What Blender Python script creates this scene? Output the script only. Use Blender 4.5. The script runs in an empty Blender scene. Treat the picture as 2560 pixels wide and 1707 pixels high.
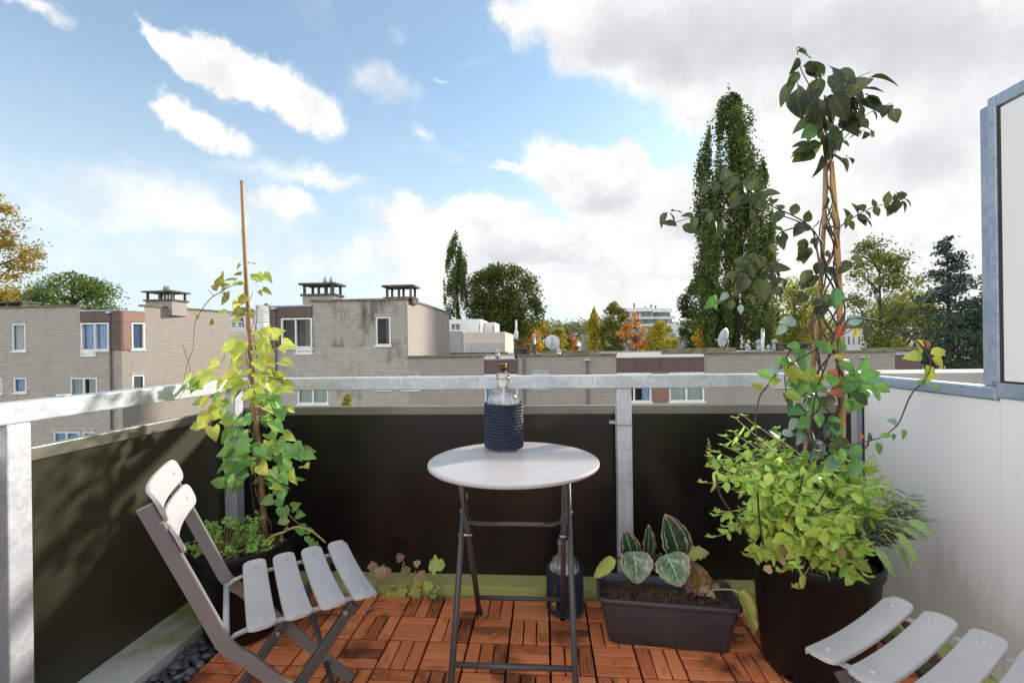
import bpy, math, random
import numpy as np
from math import sin, cos, pi, radians, sqrt, atan2
from mathutils import Vector, Matrix
random.seed(7)
RNG = np.random.default_rng(7)
SC = bpy.context.scene
COL = SC.collection

# ------------------------------------------------------------------ camera
PSI, ROLL, FOC, CAMH = radians(4.0), radians(0.8), 1138.0, 1.105
cam_d = bpy.data.cameras.new('camera'); cam = bpy.data.objects.new('camera', cam_d); COL.objects.link(cam)
cam_d.sensor_width = 36.0; cam_d.lens = FOC / 2560 * 36.0; cam_d.shift_y = 10 / 2560.0
cam_d.clip_start = 0.02; cam_d.clip_end = 3000
_R0 = Vector((cos(PSI), sin(PSI), 0)); _F = Vector((-sin(PSI), cos(PSI), 0)); _U0 = Vector((0, 0, 1))
_R = _R0 * cos(ROLL) - _U0 * sin(ROLL); _U = _U0 * cos(ROLL) + _R0 * sin(ROLL)
m = Matrix((_R, _U, -_F)).transposed().to_4x4(); m.translation = Vector((0, 0, CAMH))
cam.matrix_world = m
SC.camera = cam
SC.view_settings.view_transform = 'Standard'; SC.view_settings.look = 'None'
SC.view_settings.gamma = 1.0; SC.view_settings.use_curve_mapping = False
SC.view_settings.exposure = 2.20

def ray(x, y):
    return _F + _R * ((x - 1280) / FOC) + _U * (-(y - 863.5) / FOC)
def PY(x, y, Y):          # a measured point of the photograph at depth Y
    d = ray(x, y); t = Y / d.y; return Vector((t * d.x, Y, CAMH + t * d.z))
K = 2560 / 2352.0
def DY(x, y, Y): return PY(x * K, y * K, Y)

# ------------------------------------------------------------------ world
SUN_EL, SUN_AZ = radians(21), radians(50)        # azimuth clockwise from +Y
W = bpy.data.worlds.new('World'); SC.world = W; W.use_nodes = True
nt = W.node_tree; nt.nodes.clear()
def N(tree, typ, **kw):
    n = tree.nodes.new(typ)
    for k, v in kw.items():
        if k.startswith('i_'):
            n.inputs[int(k[2:])].default_value = v
        else: setattr(n, k, v)
    return n
def math_n(tree, op, a, b=None, c=None, clamp=False):
    n = tree.nodes.new('ShaderNodeMath'); n.operation = op; n.use_clamp = clamp
    for i, v in enumerate((a, b, c)):
        if v is None: continue
        if isinstance(v, (int, float)): n.inputs[i].default_value = v
        else: tree.links.new(v, n.inputs[i])
    return n.outputs[0]
def vdot(tree, a, vec):
    n = tree.nodes.new('ShaderNodeVectorMath'); n.operation = 'DOT_PRODUCT'
    tree.links.new(a, n.inputs[0]); n.inputs[1].default_value = vec; return n.outputs['Value']
def mixc(tree, fac, a, b, bt='MIX'):
    n = tree.nodes.new('ShaderNodeMix'); n.data_type = 'RGBA'; n.blend_type = bt
    for i, v in ((0, fac), (6, a), (7, b)):
        if isinstance(v, (int, float)): n.inputs[i].default_value = v
        elif isinstance(v, tuple): n.inputs[i].default_value = (*v, 1) if len(v) == 3 else v
        else: tree.links.new(v, n.inputs[i])
    return n.outputs[2]
def smooth(tree, v, lo, hi):
    n = tree.nodes.new('ShaderNodeMapRange'); n.interpolation_type = 'SMOOTHSTEP'
    tree.links.new(v, n.inputs[0]); n.inputs[1].default_value = lo; n.inputs[2].default_value = hi
    return n.outputs[0]

sunv = Vector((sin(SUN_AZ) * cos(SUN_EL), cos(SUN_AZ) * cos(SUN_EL), sin(SUN_EL)))
def build_world():
    L = nt.links
    out = N(nt, 'ShaderNodeOutputWorld'); bg = N(nt, 'ShaderNodeBackground'); L.new(bg.outputs[0], out.inputs[0])
    bg.inputs[1].default_value = 0.15
    sky = N(nt, 'ShaderNodeTexSky', sky_type='NISHITA', sun_disc=False, sun_elevation=SUN_EL, sun_rotation=SUN_AZ,
            air_density=1.0, dust_density=0.6, ozone_density=1.6)
    tc = N(nt, 'ShaderNodeTexCoord')
    def noise(vec, scale, detail, rough=0.55, dist=0.0):
        n = N(nt, 'ShaderNodeTexNoise'); n.inputs['Scale'].default_value = scale
        n.inputs['Detail'].default_value = detail; n.inputs['Roughness'].default_value = rough
        n.inputs['Distortion'].default_value = dist
        L.new(vec, n.inputs['Vector']); return n
    d0 = tc.outputs['Generated']
    wn = noise(d0, 5.0, 6, 0.6)
    sub = N(nt, 'ShaderNodeVectorMath', operation='SUBTRACT'); L.new(wn.outputs['Color'], sub.inputs[0]); sub.inputs[1].default_value = (.5, .5, .5)
    scl = N(nt, 'ShaderNodeVectorMath', operation='SCALE'); L.new(sub.outputs[0], scl.inputs[0]); scl.inputs[3].default_value = 0.10
    add = N(nt, 'ShaderNodeVectorMath', operation='ADD'); L.new(d0, add.inputs[0]); L.new(scl.outputs[0], add.inputs[1])
    d1 = add.outputs[0]
    wn2 = noise(d0, 15.0, 9, 0.68)
    sub2 = N(nt, 'ShaderNodeVectorMath', operation='SUBTRACT'); L.new(wn2.outputs['Color'], sub2.inputs[0]); sub2.inputs[1].default_value = (.5, .5, .5)
    scl2 = N(nt, 'ShaderNodeVectorMath', operation='SCALE'); L.new(sub2.outputs[0], scl2.inputs[0]); scl2.inputs[3].default_value = 0.075
    add2 = N(nt, 'ShaderNodeVectorMath', operation='ADD'); L.new(d1, add2.inputs[0]); L.new(scl2.outputs[0], add2.inputs[1])
    d1 = add2.outputs[0]
    def blob(x, y, rx, ry, ang, amp, soft=1.0):
        c = ray(x * K, y * K).normalized()
        a = radians(ang)
        ex = (_R * cos(a) - _U * sin(a)); ey = (_U * cos(a) + _R * sin(a))
        ex = (ex - c * ex.dot(c)).normalized(); ey = (ey - c * ey.dot(c)); ey = (ey - ex * ey.dot(ex)).normalized()
        # angular size, allowing for the stretch off the axis
        st = ray(x * K, y * K).length
        rx2 = rx * K / FOC / st ** 1.5; ry2 = ry * K / FOC / st ** 1.5
        u = vdot(nt, d1, ex / rx2); v = vdot(nt, d1, ey / ry2)
        r2 = math_n(nt, 'ADD', math_n(nt, 'MULTIPLY', u, u), math_n(nt, 'MULTIPLY', v, v))
        g = math_n(nt, 'EXPONENT', math_n(nt, 'MULTIPLY', r2, -1.1))
        fr = math_n(nt, 'GREATER_THAN', vdot(nt, d0, c), 0.0)
        return math_n(nt, 'MULTIPLY', math_n(nt, 'MULTIPLY', g, fr), amp)
    def field(lst):
        acc = None
        for b in lst:
            v = blob(*b); acc = v if acc is None else math_n(nt, 'ADD', acc, v)
        return acc
    crisp = field([
        (352, 62, 50, 26, 52, 1.0), (430, 120, 75, 38, 35, .9), (520, 138, 115, 55, 22, 1.3), (640, 205, 120, 70, 28, 1.4), (735, 275, 60, 58, 60, .9),
        (400, 245, 60, 42, 20, 1.0), (485, 295, 95, 45, 32, 1.3), (640, 472, 95, 36, 14, .95),
        (1300, 385, 85, 58, 0, 1.5), (1450, 385, 52, 48, 0, 1.3), (1400, 460, 130, 60, 10, .9), (1560, 500, 150, 75, 12, 1.2),
        (1130, 490, 110, 45, 8, 1.2), (930, 500, 110, 45, 10, .7), (1250, 560, 260, 62, 8, 1.2), (950, 580, 170, 40, 5, .8),
        (1500, 640, 420, 90, 0, 1.3), (1100, 660, 320, 50, 0, .8),
        (2050, 480, 380, 230, 0, 1.6), (2100, 200, 420, 240, 0, 1.5), (1700, 50, 330, 180, 5, 1.5), (1330, 40, 190, 95, 25, 1.1), (1490, 160, 170, 60, 15, .8),
        (1180, 60, 70, 40, 50, .7), (1600, 270, 36, 46, 0, 1.1), (1150, 375, 62, 11, -8, .7), (960, 300, 32, 25, 0, .6), (1020, 193, 45, 9, 0, .6),
        (1060, 322, 40, 9, 5, .5), (1024, 357, 32, 8, -15, .55), (60, 5, 120, 30, 10, .7), (2600, 600, 700, 400, 0, 1.4), (2400, -300, 900, 350, 0, 1.3)])
    soft = field([(330, 440, 250, 85, 8, .75), (180, 500, 250, 50, 5, .3), (880, 215, 60, 50, 60, .33), (470, 520, 170, 40, 0, .45), (700, 420, 90, 22, 5, .35),
                  (500, 600, 700, 40, 0, .35), (1050, 600, 500, 60, 0, .6), (905, 90, 40, 18, -15, .35), (870, 190, 34, 45, 75, .40), (935, 215, 40, 40, 0, .42), (1090, 140, 50, 16, 0, .3), (760, 425, 100, 20, 5, .5), (1000, 340, 90, 30, 10, .35), (840, 330, 60, 30, 0, .25), (560, 380, 120, 24, 10, .4), (1480, 280, 50, 14, -10, .35), (1380, 330, 90, 16, 0, .3)])
    nz = noise(d0, 7.0, 9, 0.62)
    nfine = noise(d0, 3.0, 4, 0.5)
    # mask: the field pushed about by noise so that edges billow
    nn = math_n(nt, 'MULTIPLY', math_n(nt, 'SUBTRACT', nz.outputs[0], 0.5), 1.5)
    mcr = smooth(nt, math_n(nt, 'ADD', crisp, nn), 0.22, 0.92)
    msf = math_n(nt, 'MULTIPLY', smooth(nt, math_n(nt, 'ADD', soft, math_n(nt, 'MULTIPLY', nn, 0.9)), 0.05, 1.1), 0.85)
    # low frequency broken cloud for the rest of the sky, behind and beside the camera
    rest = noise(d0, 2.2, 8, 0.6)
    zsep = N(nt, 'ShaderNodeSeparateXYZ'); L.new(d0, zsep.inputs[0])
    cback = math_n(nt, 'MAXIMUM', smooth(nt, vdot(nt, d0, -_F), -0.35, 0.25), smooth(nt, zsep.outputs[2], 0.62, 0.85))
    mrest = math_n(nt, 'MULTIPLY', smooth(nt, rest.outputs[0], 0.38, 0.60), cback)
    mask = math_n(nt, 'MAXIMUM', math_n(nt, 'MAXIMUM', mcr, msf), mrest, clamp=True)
    # cloud colour: sunlit white, grey where thick
    greyf = field([(1700, 80, 520, 120, 0, 1.0), (1480, 130, 260, 70, 10, .4), (2120, 360, 130, 120, 0, .9), (1380, 455, 90, 35, 0, .9), (1620, 540, 150, 50, 0, .7),
                   (1230, 570, 100, 28, 8, .7), (1160, 590, 60, 18, 0, .6), (2250, 120, 350, 120, 0, .6), (1500, 630, 320, 14, 0, .4), (1300, 600, 200, 12, 0, .4), (1450, 690, 320, 10, 0, .3)])
    gsel = smooth(nt, math_n(nt, 'ADD', greyf, math_n(nt, 'MULTIPLY', nn, 0.9)), 0.05, 1.1)
    s = 1 / 0.15
    ccol = mixc(nt, gsel, (0.246 * s, 0.244 * s, 0.240 * s), (0.155 * s, 0.160 * s, 0.169 * s))
    nsh = noise(d1, 9.0, 7, 0.6)
    ccol = mixc(nt, math_n(nt, 'MULTIPLY', smooth(nt, nsh.outputs[0], 0.38, 0.66), 0.45), ccol, (0.155 * s, 0.160 * s, 0.169 * s))
    fine = noise(d0, 14.0, 8, 0.6)
    fm = N(nt, 'ShaderNodeMapRange'); L.new(fine.outputs[0], fm.inputs[0]); fm.inputs[1].default_value = .3; fm.inputs[2].default_value = .7
    fm.inputs[3].default_value = 0.88; fm.inputs[4].default_value = 1.08
    mm = N(nt, 'ShaderNodeVectorMath', operation='SCALE'); L.new(ccol, mm.inputs[0]); L.new(fm.outputs[0], mm.inputs[3])
    # clear sky, with the pale band near the horizon of a moist autumn day
    zc = N(nt, 'ShaderNodeSeparateXYZ'); L.new(d0, zc.inputs[0])
    skyb = N(nt, 'ShaderNodeVectorMath', operation='MULTIPLY'); L.new(sky.outputs[0], skyb.inputs[0]); skyb.inputs[1].default_value = (0.335, 0.375, 0.36)
    pale = math_n(nt, 'ADD', math_n(nt, 'MULTIPLY', smooth(nt, zc.outputs[2], 0.55, -0.02), 0.74), 0.17)
    base = mixc(nt, pale, skyb.outputs[0], (0.178 * s, 0.202 * s, 0.216 * s))
    # cloud opposite the sun, out of view, brightened several times to fill the shade
    back_fill = math_n(nt, 'ADD', math_n(nt, 'MULTIPLY', smooth(nt, vdot(nt, d0, -sunv), 0.1, 0.9), 3.2), 1.0)
    mb = N(nt, 'ShaderNodeVectorMath', operation='SCALE'); L.new(mm.outputs[0], mb.inputs[0]); L.new(back_fill, mb.inputs[3])
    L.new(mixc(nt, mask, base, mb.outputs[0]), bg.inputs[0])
build_world()
W.cycles.sampling_method = 'MANUAL'; W.cycles.sample_map_resolution = 512

sun_d = bpy.data.lights.new('sun', 'SUN'); sun = bpy.data.objects.new('sun', sun_d); COL.objects.link(sun)
sun_d.energy = 1.35; sun_d.angle = radians(4.0); sun_d.color = (1.0, 0.93, 0.82)
sv = Vector((sin(SUN_AZ) * cos(SUN_EL), cos(SUN_AZ) * cos(SUN_EL), sin(SUN_EL)))
sun.rotation_euler = (-sv).to_track_quat('-Z', 'Y').to_euler()

SC.cycles.max_bounces = 8; SC.cycles.transparent_max_bounces = 12
try: SC.cycles.use_denoising = True
except Exception: pass

# ------------------------------------------------------------------ materials
def newmat(name):
    m = bpy.data.materials.new(name); m.use_nodes = True
    t = m.node_tree; b = t.nodes['Principled BSDF']; return m, t, b
def tnoise(t, vec, scale, detail=4, rough=.55):
    n = t.nodes.new('ShaderNodeTexNoise'); n.inputs['Scale'].default_value = scale; n.inputs['Detail'].default_value = detail
    n.inputs['Roughness'].default_value = rough
    if vec is not None: t.links.new(vec, n.inputs['Vector'])
    return n.outputs[0]
def bump(t, b, h, strength, dist=0.01):
    n = t.nodes.new('ShaderNodeBump'); n.inputs['Strength'].default_value = strength; n.inputs['Distance'].default_value = dist
    t.links.new(h, n.inputs['Height']); t.links.new(n.outputs[0], b.inputs['Normal'])
def pm(name, c1, c2=None, rough=.5, metal=0., scale=6., bmp=0., bscale=None, dist=.005, spec=None, lo=.35, hi=.65, rvar=0.0, stretch=None, objrand=0.0):
    m, t, b = newmat(name)
    tc = t.nodes.new('ShaderNodeTexCoord'); vec = tc.outputs['Object']
    if stretch:
        mp = t.nodes.new('ShaderNodeMapping'); mp.inputs['Scale'].default_value = stretch; t.links.new(vec, mp.inputs[0]); vec = mp.outputs[0]
    c2 = c2 or tuple(x * .78 for x in c1)
    n = tnoise(t, vec, scale, 6, .6)
    col = mixc(t, smooth(t, n, lo, hi), c1, c2)
    if objrand:
        oi = t.nodes.new('ShaderNodeObjectInfo')
        hs = t.nodes.new('ShaderNodeHueSaturation'); t.links.new(col, hs.inputs['Color'])
        mr = t.nodes.new('ShaderNodeMapRange'); t.links.new(oi.outputs['Random'], mr.inputs[0]); mr.inputs[3].default_value = 1 - objrand; mr.inputs[4].default_value = 1 + objrand
        t.links.new(mr.outputs[0], hs.inputs['Value']); col = hs.outputs[0]
    t.links.new(col, b.inputs['Base Color'])
    b.inputs['Roughness'].default_value = rough; b.inputs['Metallic'].default_value = metal
    if spec is not None: b.inputs['Specular IOR Level'].default_value = spec
    if rvar:
        mr = t.nodes.new('ShaderNodeMapRange'); t.links.new(n, mr.inputs[0]); mr.inputs[3].default_value = rough - rvar; mr.inputs[4].default_value = rough + rvar
        t.links.new(mr.outputs[0], b.inputs['Roughness'])
    if bmp: bump(t, b, tnoise(t, vec, bscale or scale * 5, 5, .6), bmp, dist)
    return m
def leafmat(name, cols, rough=.45, trans=.35, vein=.25, noise_amt=.20, nscale=7.):
    m, t, b = newmat(name)
    oi = t.nodes.new('ShaderNodeObjectInfo'); ge = t.nodes.new('ShaderNodeNewGeometry')
    r = math_n(t, 'FRACT', math_n(t, 'ADD', oi.outputs['Random'], ge.outputs['Random Per Island']))
    cr = t.nodes.new('ShaderNodeValToRGB'); cr.color_ramp.interpolation = 'LINEAR'
    els = cr.color_ramp.elements
    for i, c in enumerate(cols):
        p = i / max(1, len(cols) - 1)
        if i < 2: e = els[i]; e.position = p
        else: e = els.new(p)
        e.color = (*c, 1)
    els[0].position = 0.0
    t.links.new(r, cr.inputs[0]); col = cr.outputs[0]
    tc = t.nodes.new('ShaderNodeTexCoord')
    n = tnoise(t, tc.outputs['Object'], nscale, 3)
    k = t.nodes.new('ShaderNodeMapRange'); t.links.new(n, k.inputs[0]); k.inputs[1].default_value = .3; k.inputs[2].default_value = .7
    k.inputs[3].default_value = 1 - noise_amt; k.inputs[4].default_value = 1 + noise_amt
    sc = t.nodes.new('ShaderNodeVectorMath'); sc.operation = 'SCALE'; t.links.new(col, sc.inputs[0]); t.links.new(k.outputs[0], sc.inputs[3]); col = sc.outputs[0]
    if vein:
        sx = t.nodes.new('ShaderNodeSeparateXYZ'); t.links.new(tc.outputs['UV'], sx.inputs[0])
        a = math_n(t, 'ABSOLUTE', math_n(t, 'SUBTRACT', sx.outputs[0], .5))
        mid = math_n(t, 'LESS_THAN', a, .03)
        w = math_n(t, 'FRACT', math_n(t, 'MULTIPLY', math_n(t, 'SUBTRACT', sx.outputs[1], math_n(t, 'MULTIPLY', a, .8)), 6.0))
        side = math_n(t, 'LESS_THAN', w, .10)
        v = math_n(t, 'MULTIPLY', math_n(t, 'MAXIMUM', mid, math_n(t, 'MULTIPLY', side, .6)), vein)
        lit = mixc(t, 1.0, col, (.25, .30, .12), 'ADD'); col = mixc(t, v, col, lit)
    t.links.new(col, b.inputs['Base Color']); b.inputs['Roughness'].default_value = rough
    b.inputs['Specular IOR Level'].default_value = .4
    tr = t.nodes.new('ShaderNodeBsdfTranslucent'); t.links.new(col, tr.inputs[0])
    mx = t.nodes.new('ShaderNodeMixShader'); mx.inputs[0].default_value = trans
    t.links.new(b.outputs[0], mx.inputs[1]); t.links.new(tr.outputs[0], mx.inputs[2])
    t.links.new(mx.outputs[0], t.nodes['Material Output'].inputs[0])
    return m
def brickmat(name, c1, c2, mortar, stain, fw=.25, fh=.078, seed=0., stain_amt=.75, lo=.50, hi=.70):
    m, t, b = newmat(name)
    tc = t.nodes.new('ShaderNodeTexCoord'); uv = tc.outputs['UV']
    br = t.nodes.new('ShaderNodeTexBrick'); t.links.new(uv, br.inputs['Vector'])
    br.inputs['Scale'].default_value = 1.0; br.inputs['Brick Width'].default_value = fw; br.inputs['Row Height'].default_value = fh
    br.inputs['Mortar Size'].default_value = .009; br.inputs['Mortar Smooth'].default_value = .15; br.inputs['Bias'].default_value = 0.
    br.inputs['Color1'].default_value = (*c1, 1); br.inputs['Color2'].default_value = (*c2, 1); br.inputs['Mortar'].default_value = (*mortar, 1)
    mp = t.nodes.new('ShaderNodeMapping'); mp.inputs['Location'].default_value = (seed, seed * .7, 0); mp.inputs['Scale'].default_value = (.55, .35, 1)
    t.links.new(uv, mp.inputs[0])
    n = tnoise(t, mp.outputs[0], 1.3, 8, .65)
    mp2 = t.nodes.new('ShaderNodeMapping'); mp2.inputs['Location'].default_value = (seed * 2, 0, 0); mp2.inputs['Scale'].default_value = (2.2, .3, 1)
    t.links.new(uv, mp2.inputs[0])
    n2 = tnoise(t, mp2.outputs[0], 1.5, 6, .7)
    s = math_n(t, 'MULTIPLY', smooth(t, math_n(t, 'ADD', math_n(t, 'MULTIPLY', n, .6), math_n(t, 'MULTIPLY', n2, .4)), lo, hi), stain_amt)
    col = mixc(t, s, br.outputs[0], stain, 'MIX')
    t.links.new(col, b.inputs['Base Color']); b.inputs['Roughness'].default_value = .9
    inv = math_n(t, 'SUBTRACT', 1.0, br.outputs['Fac']); bump(t, b, inv, .6, .01)
    return m
def uvnoise(name, c1, c2, scale, stretch=(1, 1, 1), rough=.6, lo=.4, hi=.62, metal=0, bmp=0.):
    m, t, b = newmat(name)
    tc = t.nodes.new('ShaderNodeTexCoord'); mp = t.nodes.new('ShaderNodeMapping'); mp.inputs['Scale'].default_value = stretch
    t.links.new(tc.outputs['Object'], mp.inputs[0])
    n = tnoise(t, mp.outputs[0], scale, 7, .65)
    t.links.new(mixc(t, smooth(t, n, lo, hi), c1, c2), b.inputs['Base Color'])
    b.inputs['Roughness'].default_value = rough; b.inputs['Metallic'].default_value = metal
    if bmp: bump(t, b, n, bmp)
    return m

M = {}
M['brick_grey'] = brickmat('brick_grey', (.54, .49, .435), (.45, .405, .36), (.22, .20, .18), (.135, .115, .095), seed=3.1)
M['brick_stain'] = brickmat('brick_weathered', (.50, .455, .405), (.42, .37, .325), (.22, .20, .18), (.11, .095, .075), seed=8.35, stain_amt=.95, lo=.46, hi=.62)
M['brick_left'] = brickmat('brick_left', (.52, .455, .395), (.43, .375, .325), (.21, .185, .16), (.20, .165, .13), seed=5.2, stain_amt=.5)
M['brick_light'] = brickmat('brick_light', (.42, .37, .325), (.36, .32, .28), (.22, .20, .18), (.22, .19, .16), seed=1.4, stain_amt=.35)
M['coping'] = pm('coping', (.12, .10, .075), (.22, .20, .12), rough=.9, scale=3., bmp=.4)
M['brown_panel'] = uvnoise('brown_panel', (.135, .088, .078), (.06, .042, .036), 1.6, (1.6, 1, .35), rough=.8, lo=.48, hi=.75)
M['pink_panel'] = uvnoise('pink_panel', (.27, .145, .11), (.17, .09, .07), 1.0, (1.2, 1.2, .35), rough=.6, lo=.5, hi=.8)
M['white_paint'] = pm('white_paint', (.80, .80, .79), (.66, .66, .64), rough=.45, scale=2.)
M['lintel'] = pm('lintel_concrete', (.42, .40, .38), (.30, .285, .27), rough=.8, scale=3)
M['curtain_blue'] = pm('curtain_blue', (.33, .48, .80), (.62, .74, .92), rough=.9, scale=5, stretch=(6, 6, .3))
M['curtain_green'] = pm('curtain_green', (.52, .60, .54), (.70, .74, .70), rough=.9, scale=5, stretch=(6, 6, .3))
M['curtain_white'] = pm('curtain_white', (.70, .72, .72), (.58, .62, .64), rough=.9, scale=5, stretch=(6, 6, .3))
M['curtain_dark'] = pm('curtain_taupe', (.14, .12, .12), (.30, .27, .26), rough=.9, scale=5, stretch=(6, 6, .3))
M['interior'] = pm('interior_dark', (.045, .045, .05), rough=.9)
M['gravel'] = pm('roof_gravel', (.50, .46, .42), (.28, .26, .24), rough=.95, scale=14., bmp=.8, bscale=30., dist=.03)
M['asphalt'] = pm('asphalt', (.06, .06, .062), rough=.95, scale=1.)
M['grass'] = pm('grass_ground', (.10, .13, .05), (.20, .19, .15), rough=.95, scale=.08)
M['zinc'] = pm('zinc_flashing', (.33, .37, .42), (.25, .28, .32), rough=.45, metal=.6)
M['drain'] = pm('drainpipe_plastic', (.16, .13, .125), (.11, .09, .085), rough=.5)
M['concrete_dark'] = pm('mossy_concrete', (.13, .12, .09), (.07, .065, .05), rough=.95, scale=4, bmp=.5)
M['white_wall'] = pm('white_render', (.70, .70, .70), (.62, .62, .61), rough=.8, scale=.6)
M['beige_wall'] = pm('beige_wall', (.62, .54, .48), (.55, .48, .42), rough=.8, scale=.6)
M['grey_wall'] = pm('grey_wall', (.36, .35, .34), (.30, .29, .285), rough=.85, scale=.5)
M['red_wall'] = pm('red_wall', (.42, .10, .06), rough=.85)
M['far_glass'] = pm('far_glass', (.10, .14, .18), (.25, .32, .38), rough=.15, scale=.8)
M['dish'] = pm('dish_paint', (.62, .64, .67), (.52, .54, .57), rough=.45, scale=4)
M['bark'] = pm('bark', (.10, .075, .05), (.05, .04, .03), rough=.9, scale=4, bmp=.5)

# galvanised steel: soft spangled patches
def galv(name, base, dark, metal, rough):
    m, t, b = newmat(name)
    tc = t.nodes.new('ShaderNodeTexCoord')
    vo = t.nodes.new('ShaderNodeTexVoronoi'); vo.inputs['Scale'].default_value = 85.; t.links.new(tc.outputs['Object'], vo.inputs['Vector'])
    n = tnoise(t, tc.outputs['Object'], 9., 8, .65)
    v = math_n(t, 'ADD', math_n(t, 'MULTIPLY', vo.outputs['Color'], .22), math_n(t, 'MULTIPLY', n, .78))
    col = mixc(t, smooth(t, v, .33, .66), dark, base)
    mp = t.nodes.new('ShaderNodeMapping'); mp.inputs['Scale'].default_value = (9, 9, 1.2); t.links.new(tc.outputs['Object'], mp.inputs[0])
    st = smooth(t, tnoise(t, mp.outputs[0], 2.2, 4), .62, .72)
    col = mixc(t, math_n(t, 'MULTIPLY', st, .45), col, tuple(x * 1.5 for x in base))
    t.links.new(col, b.inputs['Base Color']); b.inputs['Metallic'].default_value = metal; b.inputs['Roughness'].default_value = rough
    bump(t, b, n, .12, .002)
    return m
M['galv'] = galv('galvanised_steel', (.60, .62, .65), (.43, .455, .49), .18, .42)
M['galv_blue'] = galv('galvanised_steel_blue', (.40, .47, .57), (.26, .33, .44), .35, .42)  # galvanised steel with the blue sky reflection mixed into its colour
M['panel_dark'] = uvnoise('dark_laminate', (.016, .0145, .0105), (.009, .008, .0065), 2., rough=.26, bmp=.02)
M['panel_olive'] = uvnoise('olive_laminate', (.056, .052, .032), (.036, .033, .021), 2.2, rough=.33, bmp=.02)  # same dark laminate, sunlight on it put into an olive base colour
M['cap'] = pm('cap_profile', (.24, .23, .19), (.19, .18, .15), rough=.32, metal=.3, scale=3)
M['screen_white'] = uvnoise('white_board', (.84, .83, .82), (.79, .78, .77), 1.2, (1, 1, .6), rough=.38, lo=.45, hi=.8)
def screen_mat():
    m, t, b = newmat('weathered_white_board')
    tc = t.nodes.new('ShaderNodeTexCoord'); sp = t.nodes.new('ShaderNodeSeparateXYZ'); t.links.new(tc.outputs['Object'], sp.inputs[0])
    mp = t.nodes.new('ShaderNodeMapping'); mp.inputs['Scale'].default_value = (1, 3.5, 1.3); t.links.new(tc.outputs['Object'], mp.inputs[0])
    n = tnoise(t, mp.outputs[0], 2.2, 7, .65)
    # splash grime along the foot of the board
    g = smooth(t, math_n(t, 'SUBTRACT', math_n(t, 'MULTIPLY', n, .75), sp.outputs[2]), -.02, .30)
    col = mixc(t, math_n(t, 'MULTIPLY', g, .42), (.85, .84, .83), (.34, .29, .22))
    sp2 = smooth(t, tnoise(t, tc.outputs['Object'], 55., 2), .76, .80)
    col = mixc(t, math_n(t, 'MULTIPLY', sp2, .5), col, (.3, .27, .24))
    t.links.new(col, b.inputs['Base Color']); b.inputs['Roughness'].default_value = .4
    return m
M['screen_grime'] = screen_mat()
M['gasket'] = pm('gasket', (.05, .04, .035), rough=.7)
def moss_mat():
    m, t, b = newmat('mossy_kerb')
    tc = t.nodes.new('ShaderNodeTexCoord')
    n = tnoise(t, tc.outputs['Object'], 5., 8, .68); n2 = tnoise(t, tc.outputs['Object'], 26., 6, .7)
    s = smooth(t, math_n(t, 'ADD', math_n(t, 'MULTIPLY', n, .7), math_n(t, 'MULTIPLY', n2, .3)), .30, .52)
    col = mixc(t, s, (.48, .49, .38), (.42, .42, .13))
    col = mixc(t, smooth(t, n2, .58, .75), col, (.17, .17, .05))
    t.links.new(col, b.inputs['Base Color']); b.inputs['Roughness'].default_value = .9
    bump(t, b, n2, .5, .004); return m
def kerb_left_mat():
    m, t, b = newmat('lichen_concrete')
    tc = t.nodes.new('ShaderNodeTexCoord'); sp = t.nodes.new('ShaderNodeSeparateXYZ'); t.links.new(tc.outputs['Object'], sp.inputs[0])
    n = tnoise(t, tc.outputs['Object'], 9., 8, .7)
    s = smooth(t, math_n(t, 'ADD', math_n(t, 'MULTIPLY', n, .9), math_n(t, 'MULTIPLY', math_n(t, 'SUBTRACT', sp.outputs[1], 1.55), .9)), .30, .72)
    col = mixc(t, s, (.62, .62, .57), (.28, .28, .09))
    t.links.new(col, b.inputs['Base Color']); b.inputs['Roughness'].default_value = .85
    bump(t, b, n, .5, .004); return m
M['moss'] = moss_mat(); M['kerb_left'] = kerb_left_mat()
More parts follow.
